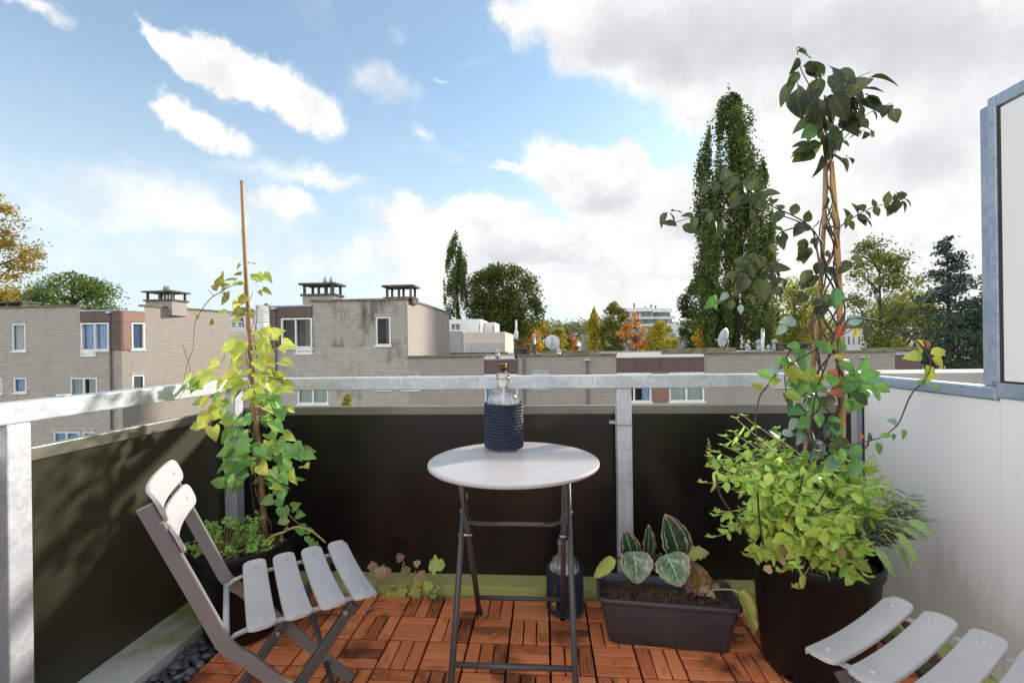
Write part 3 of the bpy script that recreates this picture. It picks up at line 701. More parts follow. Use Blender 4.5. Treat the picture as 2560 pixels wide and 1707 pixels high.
WL = Wall((WF.o.x, 30.8), (WF.o.x, Y1)); wall(b1, WL, 0, WL.len, GZ, 3.12, [], 'brick_grey')
r_ = MB(); r_.box(WF.o.x + .1, xr - .1, Y1 + .32, 30.7, 2.9, 3.1); r_.build('roof', 'gravel', b1)
c0 = PY(768, 742, Y1 + .8).x; c1 = PY(845, 742, Y1 + .8).x
chimney(b1, c0, c1, Y1 + .35, Y1 + 1.3, 3.0, 3.1, 3.66, 4.20, ((PY(812, 720, Y1 + .8).x, .08), (PY(827, 720, Y1 + .8).x, .08)))
c0 = PY(970, 742, Y1 + .7).x; c1 = PY(1035, 742, Y1 + .7).x
chimney(b1, c0, c1, Y1 + .32, Y1 + 1.2, 3.2, 3.1, 3.42, 4.0, (), base=False)
drainpipe(b1, WF, WF.uz(691, 900)[0], GZ, WF.uz(691, 772)[1])

# --- long low row to the right
WR = Wall((xr + .003, Y1), (PY(2300, 865, Y1).x, Y1))
b2 = thing('brick_row', 'long low grey brick terrace with dark brown panels and gravel roof beyond the front rail', 'building', (xr, Y1, GZ))
def ux(x, y=900): return WR.uz(x, y)[0]
zbp = .44
segs = []
brown = [(1210, 1294), (1541, 1760), (2238, 2300)]
wins = [pxwin(WR, 1008, 1048, 938, 974), pxwin(WR, 1331, 1372, 932, 970), pxwin(WR, 1934, 1978, 930, 966), pxwin(WR, 2110, 2150, 930, 966)]
wb = [pxwin(WR, 1211, 1294, 935, 1008), pxwin(WR, 1542, 1628, 931, 1005), pxwin(WR, 1672, 1760, 930, 1004)]
allw = wins + wb
lower = [(w[0], w[1], w[2] - k * 2.8, w[3] - k * 2.8) for w in allw for k in (1, 2)]
ztop_w = max(w[3] for w in wb) + .001
wall(b2, WR, 0, WR.len, GZ, ztop_w, allw + lower, 'brick_light')
edges = [0.0] + [q for a, b in brown for q in (ux(a), min(ux(b), WR.len))]
for i in range(0, len(edges) - 1, 2):
    wall(b2, WR, edges[i], edges[i + 1], ztop_w, zlowpar, [], 'brick_light'); coping(b2, WR, edges[i] - .03, edges[i + 1] + .03, zlowpar, over=.07)
for i, (a, b) in enumerate(brown):
    ua, ub_ = ux(a) + .003, min(ux(b), WR.len) - .003
    mid = (ua + ub_) / 2 if i < 2 else ub_
    for q0, q1 in (((ua, mid - .01), (mid + .01, ub_)) if i < 2 else ((ua, ub_),)):
        p_ = MB(); WR.box(p_, q0, q1, ztop_w + .02, zbp, -.2, .03); p_.build('fascia_panel', 'brown_panel', b2)
    f_ = MB(); WR.box(f_, ua, ub_, zbp + .002, zbp + .05, -.3, .06); f_.build('flashing', 'zinc', b2)
p_ = MB(); WR.box(p_, wb[1][1] + .01, wb[2][0] - .01, wb[1][2], ztop_w + .015, -.05, .03); p_.build('wall_panel', 'pink_panel', b2)
for i, w in enumerate(allw):
    for k in (0, 1, 2):
        isb = i >= 4
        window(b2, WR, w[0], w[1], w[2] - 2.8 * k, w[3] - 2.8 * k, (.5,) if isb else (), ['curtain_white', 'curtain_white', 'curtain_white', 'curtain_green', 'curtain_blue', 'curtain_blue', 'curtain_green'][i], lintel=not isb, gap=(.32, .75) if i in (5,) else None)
rr = MB(); rr.box(xr + .01, WR.o.x + WR.len, Y1 + .31, 36, .28, .46); rr.build('roof', 'gravel', b2)
WE = Wall((WR.o.x + WR.len, Y1), (WR.o.x + WR.len, 36)); wall(b2, WE, 0, WE.len, GZ, zlowpar, [], 'brick_light')
drainpipe(b2, WR, ux(1467), GZ, WR.uz(1467, 900)[1]); drainpipe(b2, WR, ux(2158), GZ, WR.uz(2158, 893)[1])
drainpipe(b2, WR, ux(1309), GZ, .5, False)
for (xa, xb, za, zb, yy) in ((1120, 1270, .47, .62, 34), (1354, 1497, .46, .74, 28.5), (1655, 1840, .46, .80, 27.5), (2160, 2300, .46, .66, 30), (1497, 1655, .46, .56, 35)):
    k_ = MB(); k_.box(PY(xa, 865, yy).x, PY(xb, 865, yy).x, yy, yy + .25, za, zb); k_.build('roof_kerb', 'coping' if xb != 1655 else 'lintel', b2)

# roof furniture, each piece a thing of its own
def px_r(x, Y): return PY(x, 865, Y).x
ROOF = .462
v = thing('roof_chimney', 'concrete slab chimney with white flue pipe on the low roof by the left dish', 'chimney', (px_r(1305, 22.2), 22.2, ROOF))
x0, x1 = px_r(1284, 22.2), px_r(1322, 22.2)
m_ = MB(); m_.box(x0, x1, 21.9, 22.6, 1.32, 1.40); m_.build('upper_slab', 'concrete_dark', v)
for a in (x0 + .03, x1 - .13):
    for b in (21.93, 22.45): m_ = MB(); m_.box(a, a + .10, b, b + .1, 1.02, 1.32); m_.build('pier', 'concrete_dark', v)
m_ = MB(); m_.box(x0 + .02, x1 - .02, 21.92, 22.58, .90, 1.02); m_.build('lower_slab', 'concrete_dark', v)
m_ = MB(); m_.tube([(x0 + .05, 22.2, .72), (x1 - .1, 22.2, .72)], .27, 16); m_.build('drum', 'gasket', v)
m_ = MB(); m_.box(x1 - .15, x1 + .40, 21.9, 22.5, 1.07, 1.15); m_.box(x1 - .08, x1 + .06, 22., 22.4, ROOF, 1.07); m_.box(x1 + .22, x1 + .36, 22., 22.4, ROOF, 1.07); m_.build('lower_chimney', 'concrete_dark', v)
xp = px_r(1291, 22.2)
m_ = MB(); m_.tube([(xp, 22.2, 1.40), (xp, 22.2, 2.35)], .05, 10); m_.lathe([(.06, 0), (.10, .05), (.10, .3), (.07, .42), (.06, .45)], (xp, 22.2, 1.40), 12); m_.build('flue', 'dish', v)
def flue(x, ytop, Y, r, name='vent_pipe', label='', mat='zinc', cowl=True):
    zt = PY(x, ytop, Y).z; X = px_r(x, Y)
    t = thing(name, label, 'vent', (X, Y, ROOF), 'vents and flues on the low roof')
    m_ = MB(); m_.tube([(X, Y, ROOF), (X, Y, zt)], r, 12); m_.build('pipe', mat, t)
    if cowl:
        m_ = MB(); m_.lathe([(r, 0), (r * 1.35, .02), (r * 1.35, .07), (r * .9, .10), (r * .9, .14), (0, .2)], (X, Y, zt), 12); m_.build('cowl', 'lintel', t)
flue(1335, 842, 22.3, .07, label='grey flue with round cowl between low chimney and left dish')
flue(1868, 868, 22.5, .09, label='short dark capped vent just right of the right satellite dish')
flue(1897, 858, 22.7, .12, label='squat wide grey flue left of the tall white-capped pipe')
flue(1907, 830, 22.4, .075, label='tall pale pipe with white cap, tallest on the right roof', mat='dish')
flue(1921, 871, 22.5, .08, label='short flue just right of the tall white-capped pipe')
flue(1936, 857, 22.6, .10, label='grey flue left of the concrete table-shaped chimney')
flue(1243, 882, 22.4, .10, label='small domed vent at the left end of the low roof', cowl=True)
flue(1396, 880, 22.4, .10, label='small white domed vent right below the left dish', mat='dish')
v = thing('roof_chimney', 'low concrete table-shaped chimney on roof behind the climbing plant', 'chimney', (px_r(1980, 22.4), 22.4, ROOF))
x0, x1 = px_r(1944, 22.4), px_r(2024, 22.4)
m_ = MB(); m_.box(x0, x1, 22.1, 22.8, .98, 1.06); m_.build('cap_slab', 'concrete_dark', v)
for a in (x0 + .05, (x0 + x1) / 2 - .08, x1 - .2): m_ = MB(); m_.box(a, a + .15, 22.2, 22.7, ROOF, .98); m_.build('pier', 'concrete_dark', v)
def dish(x, y, Y, r, yaw, label):
    c = PY(x, y, Y)
    t = thing('satellite_dish', label, 'satellite dish', (c.x, Y, ROOF), 'satellite dishes on the low roof')
    n = Vector((sin(yaw), cos(yaw), .25)).normalized(); u = n.orthogonal().normalized(); w = n.cross(u)
    m_ = MB(); rows = []
    for i in range(7):
        rr_ = r * i / 6; rows.append([c + (u * cos(a) + w * sin(a)) * rr_ + n * (.22 * (rr_ / r) ** 2 * r) for a in np.linspace(0, 2 * pi, 29)])
    m_.quadgrid(rows); o = m_.build('reflector', 'dish', t); sd = o.modifiers.new('thickness', 'SOLIDIFY'); sd.thickness = .015
    m_ = MB(); m_.tube([c - n * .05, c - n * .14 + Vector((0, 0, -.1)), Vector((c.x, Y - .12, ROOF))], .03, 8)
    m_.tube([Vector((c.x, Y - .12, c.z - .2)), Vector((c.x, Y - .12, c.z + r * .9))], .018, 8); m_.build('mast', 'zinc', t)
    m_ = MB(); e = c + n * r * 1.1 - Vector((0, 0, r * .4)); m_.tube([c - Vector((0, 0, r * .95)), e], .018, 6); m_.tube([e, e - n * .12], .045, 10); m_.build('feed_arm', 'zinc', t)
dish(1380, 857, 22.6, .38, .25, 'round pale satellite dish near the low chimney, left of two')
dish(1814, 845, 22.6, .47, -.75, 'larger tilted white satellite dish near the tall poplar, right of two')

# --- left house with brown bay
Y2 = 22.3
XL0, XC = -33.0, PY(304, 865, Y2).x
b3 = thing('brick_house', 'grey brick house on the left with pink-brown corner bay and blue curtains', 'house', (XC, Y2, GZ))
WG = Wall((XL0, Y2), (XC, Y2))
zt3 = 3.46
bayL = WG.uz(203, 800)[0]; zb0 = WG.uz(230, 876)[1]; zf = WG.uz(250, 805)[1]; zbt = 3.20
w1 = pxwin(WG, 29, 63, 809, 878); w2 = pxwin(WG, 33, 65, 944, 982); w3 = pxwin(WG, 175, 242, 944, 1006); w4 = pxwin(WG, 133, 198, 1079, 1130); w5 = pxwin(WG, -35, 4, 944, 985); w6 = pxwin(WG, -60, -20, 809, 878)
w7 = pxwin(WG, 204, 274, 807, 876); w7b = pxwin(WG, 204, 241, 876, 888); w8 = pxwin(WG, 206, 236, 1079, 1160)
w7 = (max(w7[0], bayL), w7[1], zb0, w7[3])
wall(b3, WG, 0, bayL, zb0, zt3, [w1, w6], 'brick_left')
wall(b3, WG, 0, WG.len, GZ, zb0 - .001, [(w7[0], w7b[1], w7b[2], zb0 - .001), w2, w3, w4, w5, w8] + [(c[0], c[1], c[2] - 5.4, c[3] - 5.4) for c in (w3, w2)], 'brick_left')
p_ = MB(); WG.box(p_, bayL + .003, WG.len + .05, zf + .015, zbt, -.3, .06); p_.build('fascia_panel', 'brown_panel', b3)
p_ = MB(); WG.box(p_, w7[1] + .005, WG.len + .05, zb0, zf, -.3, .06); p_.build('wall_panel', 'brown_panel', b3)
p_ = MB(); WG.box(p_, bayL, WG.len + .07, zbt + .002, zbt + .06, -.4, .09); p_.build('flashing', 'zinc', b3)
window(b3, WG, *w1, (), 'curtain_white'); window(b3, WG, *w6, (), 'curtain_white'); window(b3, WG, *w2, (), 'curtain_blue'); window(b3, WG, *w5, (), 'curtain_white')
window(b3, WG, *w3, (.5,), 'curtain_green', gap=(.45, .6)); window(b3, WG, *w4, (.5,), 'curtain_blue'); window(b3, WG, *w7, (.5,), 'curtain_blue', lintel=False, rec=-.03)
window(b3, WG, w7[0], w7b[1], w7b[2], zb0 - .08, (), 'curtain_blue', lintel=False, rec=-.03)
window(b3, WG, *w8, (), 'curtain_white', sill=False)
for c in (w3, w2): window(b3, WG, c[0], c[1], c[2] - 5.4, c[3] - 5.4, (.5,), 'curtain_white')
coping(b3, WG, 0, bayL, zt3)
drainpipe(b3, WG, WG.uz(279, 900)[0], GZ, WG.uz(279, 782)[1])
ang = atan2(1.02, .2546); dx, dy = cos(ang), sin(ang)
WH = Wall((XC, Y2), (XC + dx * 7.2, Y2 + dy * 7.2))
s0 = 0.0; sb = WH.uz(361, 800)[0]; send = WH.uz(575, 800)[0]
WH = Wall((XC, Y2), (XC + dx * send, Y2 + dy * send))
w9 = pxwin(WH, 327, 360, 807, 873); w9 = (w9[0], min(w9[1], sb), zb0 + .02, w9[3]); w10 = pxwin(WH, 331, 362, 937, 1000)
wall(b3, WH, sb, send, zb0, zt3 + .05, [], 'brick_light')
wall(b3, WH, 0, send, GZ, zb0 - .001, [w10, (w10[0], w10[1], w10[2] - 2.8, w10[3] - 2.8)], 'brick_light')
p_ = MB(); WH.box(p_, .06, sb - .003, zf + .015, zbt, -.2, .05); p_.build('fascia_panel', 'pink_panel', b3)
p_ = MB(); WH.box(p_, .06, w9[0] - .005, zb0, zf, -.2, .05); p_.build('wall_panel', 'pink_panel', b3)
p_ = MB(); WH.box(p_, .05, sb, zbt + .002, zbt + .06, -.3, .08); p_.build('flashing', 'zinc', b3)
window(b3, WH, w9[0], w9[1], zb0 + .02, zf - .02, (), 'curtain_blue', lintel=False, rec=-.03)
window(b3, WH, *w10, (), 'curtain_white'); window(b3, WH, w10[0], w10[1], w10[2] - 2.8, w10[3] - 2.8, (), 'curtain_white')
us = WH.uz(476, 780)[0]
coping(b3, WH, sb - .1, send + .1, zt3 + .05)
r_ = MB()
r_.face([(XL0, Y2 + .3, 3.12), (XC - .4, Y2 + .3, 3.12), (XC + dx * send - .3, Y2 + dy * send, 3.12), (XL0, Y2 + 9, 3.12)]); r_.build('roof', 'gravel', b3)
cc = WH.p(WH.uz(436, 770)[0], 0, -.55)
chimney(b3, cc.x - .85, cc.x + .75, cc.y - .55, cc.y + .55, 3.1, 3.1, 3.92, 4.42, ((cc.x - .15, .10), (cc.x + .05, .09)), mat='brick_light')
xa, xb = PY(-10, 800, 23.5).x, PY(82, 800, 23.5).x
m_ = MB(); m_.box(xa, xb, 23.0, 24.0, 3.84, 3.92)
for a in (xa + .4, xb - 1.1, xb - .25): m_.box(a, a + .16, 23.1, 23.9, 3.15, 3.84)
m_.build('roof_chimney', 'concrete_dark', b3)
# back walls so the houses are closed volumes
WB = Wall((XC + dx * send, Y2 + dy * send), (XL0, Y2 + 9)); wall(b3, WB, 0, WB.len, GZ, 3.4, [], 'brick_left')
WB = Wall((xr, 30.8), (WF.o.x, 30.8)); wall(b1, WB, 0, WB.len, GZ, 3.3, [], 'brick_grey')
WB = Wall((WR.o.x + WR.len, 36), (xr, 36)); wall(b2, WB, 0, WB.len, GZ, .5, [], 'brick_light')

# --- buildings farther off
def simple_block(name, label, x0, x1, ytop, Y, depth, mat, zbase=GZ, side='', windows=(), slats=None, group=None):
    X0, X1 = PY(x0, 865, Y).x, PY(x1, 865, Y).x; zt = PY((x0 + x1) / 2, ytop, Y).z
    t = thing(name, label, 'building', (X0, Y, GZ), group)
    w_ = Wall((X0, Y), (X1, Y)); hs = []
    for (a, b, c, d) in windows: hs.append(pxwin(w_, a, b, c, d))
    wall(t, w_, 0, w_.len, zbase, zt, hs, mat, depth=.25)
    b_ = MB()
    b_.face([(X1, Y, zbase), (X1, Y + depth, zbase), (X1, Y + depth, zt), (X1, Y, zt)]); b_.face([(X0, Y + depth, zbase), (X0, Y, zbase), (X0, Y, zt), (X0, Y + depth, zt)])
    b_.face([(X0, Y, zt), (X1, Y, zt), (X1, Y + depth, zt), (X0, Y + depth, zt)]); b_.face([(X1, Y + depth, zbase), (X0, Y + depth, zbase), (X0, Y + depth, zt), (X1, Y + depth, zt)])
    b_.build('side_wall', mat, t)
    for h in hs:
        f = MB(); fr = max(.06, (h[1] - h[0]) * .07)
        w_.box(f, h[0], h[0] + fr, h[2], h[3], -.2, .03); w_.box(f, h[1] - fr, h[1], h[2], h[3], -.2, .03); w_.box(f, h[0] + fr, h[1] - fr, h[2], h[2] + fr, -.2, .03); w_.box(f, h[0] + fr, h[1] - fr, h[3] - fr, h[3], -.2, .03)
        if (h[1] - h[0]) > (h[3] - h[2]) * .8: w_.box(f, (h[0] + h[1]) / 2 - fr / 2, (h[0] + h[1]) / 2 + fr / 2, h[2] + fr, h[3] - fr, -.2, .02)
        fo = f.build('window', 'white_paint', t); p = MB(); w_.box(p, h[0] + fr * .5, h[1] - fr * .5, h[2] + fr * .5, h[3] - fr * .5, -.18, -.15); p.build('pane', 'far_glass', fo, off=world_loc(t))
    return t, X0, X1, zt, w_
t, X0, X1, zt, w_ = simple_block('low_hall', 'beige flat-roofed hall with a row of white upright fins behind the gravel roof', 1158, 1263, 830, 42, 12, 'beige_wall')
for i in range(26):
    f = MB(); u_ = .15 + i * (w_.len - .3) / 26; w_.box(f, u_, u_ + .06, -1.5, PY(1200, 856, 42).z, .002, .14); f.build('fin', 'white_paint', t)
simple_block('low_hall_annex', 'grey ribbed annex to the left of the beige hall with fins', 1120, 1157, 828, 42.1, 12, 'grey_wall')
simple_block('roof_cabin', 'white box-shaped roof cabin with paired windows right of the tall brick block', 1118, 1203, 798, 47, 6, 'white_wall', zbase=.5, windows=[(1127, 1151, 808, 826), (1196, 1201, 808, 829)])
simple_block('roof_cabin', 'smaller white roof cabin at the right end of the hall', 1205, 1238, 806, 49, 5, 'white_wall', zbase=.5, windows=[(1230, 1236, 812, 830)])
t, X0, X1, zt, w_ = simple_block('white_building', 'white and blue building seen in the gap between the two brick houses', 560, 660, 786, 40, 10, 'white_wall', windows=[(577, 592, 796, 820), (594, 612, 796, 820)])
m_ = MB(); w_.box(m_, 0, w_.len, zt, zt + .35, -10, .15); m_.build('roof', 'zinc', t)
t, X0, X1, zt, w_ = simple_block('beige_building', 'beige wall with a fine rail behind the ivy', 560, 690, 826, 34, 4, 'beige_wall')
m_ = MB()
for z in (.15, .4, .65): m_.tube([w_.p(0, zt + z, 0), w_.p(w_.len * .35, zt + z, 0)], .03, 6)
m_.build('rail', 'dish', t)
t = thing('louvre_screen', 'white horizontal louvre screen beside the brown bay of the middle house', 'screen', (PY(645, 865, 30).x, 30, GZ))
xa, xb = PY(640, 865, 30).x, PY(678, 865, 30).x
for k in range(9):
    z = PY(660, 762 + k * 5.2, 30).z; m_ = MB(); m_.obox((xa, 30, z - .03), (xb - xa, 0, 0), (0, .12, -.04), (0, .01, .05)); m_.build('louvre', 'white_paint', t)
m_ = MB(); m_.box(xa, xa + .08, 30, 30.1, GZ, PY(660, 759, 30).z); m_.box(xb - .08, xb, 30.13, 30.2, GZ, PY(660, 759, 30).z); m_.build('post', 'zinc', t)

# far apartment building with terraces
YA = 125
t = thing('apartment_building', 'stepped white apartment block with balconies and roof flues behind the autumn trees', 'building', (PY(1555, 865, YA).x, YA, GZ))
def bxp(x0, x1, y0, y1, Y, dep, name, mat, root):
    a, b = PY(x0, y0, Y), PY(x1, y1, Y); m_ = MB(); m_.box(a.x, b.x, Y, Y + dep, min(a.z, b.z), max(a.z, b.z)); return m_.build(name, mat, root)
bxp(1553, 1634, 770, 778, YA, 14, 'roof_edge', 'white_wall', t); bxp(1634, 1681, 771, 779, YA - 1, 14, 'roof_edge', 'white_wall', t)
bxp(1575, 1632, 778, 793, YA + 1.5, 10, 'top_storey', 'grey_wall', t); bxp(1634, 1676, 779, 793, YA + 3, 10, 'top_storey', 'white_wall', t)
for a, b in ((1602, 1608), (1610, 1616), (1617, 1621), (1623, 1628), (1592, 1596)): bxp(a, b, 779, 793, YA + 1.2, .25, 'window', 'far_glass', t)
for a, b in ((1637, 1648), (1652, 1666), (1668, 1675)): bxp(a, b, 781, 792, YA + 2.8, .18, 'window', 'far_glass', t)
for a, b in ((1576, 1580), (1598, 1601), (1630, 1632)): bxp(a, b, 778, 793, YA + 1.0, .3, 'pillar', 'white_wall', t)
bxp(1560, 1689, 793, 796, YA - 3, 16, 'balcony_slab', 'white_wall', t)
bxp(1565, 1680, 796, 815, YA + 1, 12, 'storey', 'white_wall', t)
for a, b in ((1570, 1578), (1590, 1597), (1612, 1617), (1634, 1640), (1655, 1660), (1664, 1669), (1677, 1680)): bxp(a, b, 798, 810, YA + .8, .15, 'window', 'far_glass', t)
bxp(1555, 1690, 811, 814, YA - 2, 14, 'balcony_slab', 'white_wall', t); bxp(1500, 1700, 815, 835, YA + .5, 14, 'storey', 'white_wall', t)
for a in range(1510, 1695, 16): bxp(a, a + 8, 818, 831, YA + .3, .15, 'window', 'far_glass', t)
bxp(1500, 1700, 832, 950, YA + .4, 14, 'lower_storeys', 'grey_wall', t)
for k, (x, y) in enumerate(((1586, 758), (1629, 761), (1640, 764), (1614, 766))): bxp(x - 1.3, x + 1.3, y, 771, YA + 4, 1, 'flue', 'coping', t)
rl = MB()
for a in range(1634, 1690, 4):
    p = PY(a, 788, YA - 3); q = PY(a, 793, YA - 3); rl.tube([q, p], .035, 4)
rl.tube([PY(1632, 788, YA - 3), PY(1689, 788, YA - 3)], .05, 4); rl.build('balustrade', 'zinc', t)
t, *_ = simple_block('grey_house', 'grey house with a white square bay window right of the yellow tree', 1500, 1790, 833, 90, 10, 'grey_wall', windows=[(1699, 1707, 845, 861), (1743, 1751, 845, 861), (1757, 1766, 845, 861), (1620, 1629, 848, 868)])
bxp(1696, 1726, 812, 842, 88, 5, 'bay', 'white_wall', t); o_ = bxp(1699, 1723, 816, 838, 87.8, .15, 'window', 'far_glass', t)
bxp(1698, 1724, 826, 827.5, 87.5, .3, 'glazing_bar', 'white_paint', t); bxp(1710, 1711.6, 815, 839, 87.55, .2, 'glazing_bar', 'white_paint', t)
simple_block('red_house', 'small red brick house far off between the yellow trees', 1410, 1442, 836, 140, 10, 'red_wall', windows=[(1432, 1438, 840, 846)])
simple_block('grey_gable', 'pale grey wall end standing left of the tall olive tree', 1460, 1480, 834, 75, 6, 'grey_wall')
simple_block('brown_tower', 'dark brown tower block peeking out behind the round tree', 1296, 1316, 800, 110, 10, 'brown_panel')
t, *_ = simple_block('white_office', 'pale office building with a row of upright windows behind the climbing plant', 1990, 2240, 822, 75, 10, 'white_wall', windows=[(a, a + 8, 840, 862) for a in (2068, 2080, 2092, 2106, 2118, 2130, 2144)])
simple_block('far_tower', 'far pale tower in haze between the feathery tree and the conifer', 2235, 2310, 742, 160, 12, 'white_wall', windows=[(a, a + 10, b, b + 6) for a in (2245, 2265, 2285) for b in (750, 765, 780)])

# ------------------------------------------------------------------ trees
def leaf_cloud(pts, size, name, mat, root, flat=.0, up=.3):
    n = len(pts)
    a = RNG.normal(size=(n, 3)); a[:, 2] *= (1 - up); a /= np.linalg.norm(a, axis=1)[:, None]
    b = RNG.normal(size=(n, 3)); b -= (b * a).sum(1)[:, None] * a; b /= np.linalg.norm(b, axis=1)[:, None]
    s = size * RNG.uniform(.55, 1.35, size=(n, 1))
    v = np.empty((n, 4, 3)); v[:, 0] = pts - a * s; v[:, 1] = pts + b * s * .55 + a * s * .1; v[:, 2] = pts + a * s; v[:, 3] = pts - b * s * .55 - a * s * .05
    v = v.reshape(-1, 3) - np.array(world_loc(root))
    me = bpy.data.meshes.new(name); me.vertices.add(n * 4); me.vertices.foreach_set('co', v.ravel())
    me.loops.add(n * 4); me.loops.foreach_set('vertex_index', np.arange(n * 4, dtype=np.int32))
    me.polygons.add(n); me.polygons.foreach_set('loop_start', np.arange(0, n * 4, 4, dtype=np.int32)); me.polygons.foreach_set('loop_total', np.full(n, 4, dtype=np.int32))
    me.update(calc_edges=True); me.materials.append(mat)
    o = bpy.data.objects.new(name, me); COL.objects.link(o); o.parent = root; return o
def tree(name, label, xc, ytop, ybot, halfw, Y, prof, mat, nclump, nleaf, lsize, csz=(.9, 1.), spire=False, group=None, lean=0., gap=1.0, limbs=True, trunk_r=None, cat='tree', seed=None, depth=None):
    """crown silhouette 'prof' = [(height fraction, width fraction)], measured against the photograph"""
    rg = np.random.default_rng(seed if seed is not None else abs(hash((xc, ytop))) % 9999)
    top = PY(xc, ytop, Y); bot = PY(xc, ybot, Y); Hh = top.z - bot.z; hw = halfw / FOC * Y
    base = Vector((bot.x, Y, GZ)); root = thing(name, label, cat, base, group)
    hs = np.array([p[0] for p in prof]); ws = np.array([p[1] for p in prof])
    cl = []
    dep = depth or .9
    while len(cl) < nclump:
        h = rg.uniform(0.0, 1.0); w = np.interp(h, hs, ws)
        if rg.uniform() > w ** .7 + .12: continue
        a = rg.uniform(0, 2 * pi); r = sqrt(rg.uniform(.05, 1.)) * w * hw
        cl.append((base.x + lean * h + r * cos(a), Y + r * sin(a) * dep, bot.z + h * Hh, w))
    pts = []
    for (cx_, cy_, cz_, w) in cl:
        k = int(nleaf / nclump * rg.uniform(.5, 1.5)); s = hw * rg.uniform(.12, .24) * csz[0]
        q = rg.normal(size=(k, 3)) * s
        if spire: q[:, 2] *= 2.5; q[:, :2] *= .50; 
        else: q[:, 2] *= .7 * csz[1]
        q += np.array([cx_, cy_, cz_]); pts.append(q)
    pts = np.concatenate(pts)
    hh = (pts[:, 2] - bot.z) / Hh; keep = (hh > -.05) & (hh < 1.03)
    rad = np.hypot(pts[:, 0] - base.x - lean * hh, (pts[:, 1] - Y) / dep); wl = np.interp(hh, hs, ws) * hw
    keep &= rad < wl * (1.06 + .10 * rg.normal(size=len(pts)))
    pts = pts[keep]
    o = leaf_cloud(pts, lsize, 'crown', TL[mat], root, up=.1 if not spire else -.4)
    tr = MB(); tr_r = trunk_r or max(.12, hw * .09)
    zt = top.z - Hh * .12
    tp = [(base.x, Y, GZ), (base.x + .1 * hw * .3, Y, (GZ + zt) / 2), (base.x + lean * .9, Y, zt)]
    tr.tube(spline(tp, 5), [tr_r * (1 - .85 * i / 10) for i in range(11)], 8); tr.build('trunk', 'bark', root)
    if limbs:
        lb = MB(); rg2 = rg
        for i in rg2.choice(len(cl), size=min(len(cl), 26), replace=False):
            c = cl[i]; zj = max(bot.z - .3, c[2] - abs(c[0] - base.x) * 1.1 - Hh * .08) if not spire else max(bot.z, c[2] - Hh * .22)
            a = Vector((base.x + lean * .3, Y, zj)); b = Vector(c[:3]); mid = (a + b) / 2 + Vector((0, 0, -.06 * Hh * .3))
            r0 = tr_r * .33
            lb.tube(spline([a, mid, b], 3), [r0, r0 * .85, r0 * .7, r0 * .6, r0 * .45, r0 * .35, r0 * .2], 5, caps=False)
        lb.build('limb', 'bark', root)
    return root
POP = [(0, .55), (.08, .85), (.25, 1.), (.45, .95), (.6, .82), (.75, .68), (.88, .45), (.96, .22), (1, .05)]
RND = [(0, .55), (.15, .85), (.4, 1.), (.65, .93), (.82, .72), (.94, .42), (1, .12)]
OVA = [(0, .4), (.2, .8), (.45, 1.), (.7, .8), (.88, .5), (1, .1)]
tree('poplar_tree', 'tall dark green poplar rising high behind the climbing plant, tallest tree', 1840, 228, 880, 97, 52, [(0, .7), (.10, 1.0), (.28, 1.), (.42, .95), (.55, .90), (.68, .84), (.80, .70), (.90, .50), (.97, .25), (1, .04)], 'poplar', 170, 62000, .165, csz=(.70, 1), spire=True, trunk_r=.45, lean=-.4, seed=11)
tree('poplar_tree', 'slim green poplar left of the round tree behind the brick block', 1142, 577, 800, 35, 60, POP, 'poplar', 60, 14000, .13, csz=(.85, 1), spire=True, seed=5)
tree('round_tree', 'broad dense dark green round tree beside the slim poplar', 1258, 666, 862, 98, 66, [(0, .45), (.12, .75), (.35, .98), (.6, 1.), (.8, .9), (.92, .72), (1, .35)], 'round', 90, 28000, .20, csz=(.75, 1.2), seed=9)
tree('dark_tree', 'dark brownish-green tree half hidden behind the left of the tall poplar', 1758, 690, 880, 62, 75, RND, 'dark', 70, 13000, .22, seed=4)
tree('feathery_tree', 'airy green tree with a forked trunk between climbing plant and conifer', 2200, 592, 880, 98, 48, [(0, .30), (.2, .5), (.4, .8), (.6, 1.), (.8, .88), (.92, .6), (1, .2)], 'green2', 60, 7600, .15, csz=(.7, 1.), trunk_r=.26, seed=21)
tree('yellowing_tree', 'loose yellow-green tree right of the tall poplar behind the vine', 1985, 690, 880, 95, 62, RND, 'lime', 80, 12000, .19, csz=(.9, 1.), seed=14)
tree('yellowing_tree', 'yellow-green tree low behind the forked trunk of the feathery tree', 2260, 720, 890, 80, 56, RND, 'lime', 60, 8000, .18, csz=(.9, 1.), seed=15)
tree('columnar_tree', 'bright yellow-green upright tree behind the right bamboo cane', 2040, 755, 880, 32, 55, POP, 'yellow_green', 30, 3600, .14, spire=True, seed=18)
tree('green_tree', 'wide light green treetop above the roof of the left house', 180, 684, 800, 128, 48, [(0, .7), (.3, 1.), (.55, .95), (.75, .8), (.9, .55), (1, .2)], 'green', 75, 11000, .15, csz=(.75, 1.), seed=2)
tree('autumn_tree', 'golden brown tree cut by the left edge of the photograph', -14, 480, 800, 104, 40, [(0, .5), (.3, .8), (.6, 1.), (.8, .85), (.93, .5), (1, .2)], 'autumn', 80, 13000, .13, csz=(.75, 1.), seed=3)
tree('yellow_tree', 'golden yellow tree behind the left satellite dish', 1312, 808, 890, 46, 70, RND, 'yellow', 40, 7000, .17, seed=31)
tree('yellow_tree', 'narrow bright yellow tree just right of the left satellite dish', 1400, 815, 885, 20, 66, OVA, 'yellow_green', 24, 3000, .14, seed=32)
tree('russet_tree', 'dull orange tree in the distance behind the golden yellow tree', 1355, 800, 880, 42, 90, RND, 'autumn', 30, 4500, .22, seed=33)
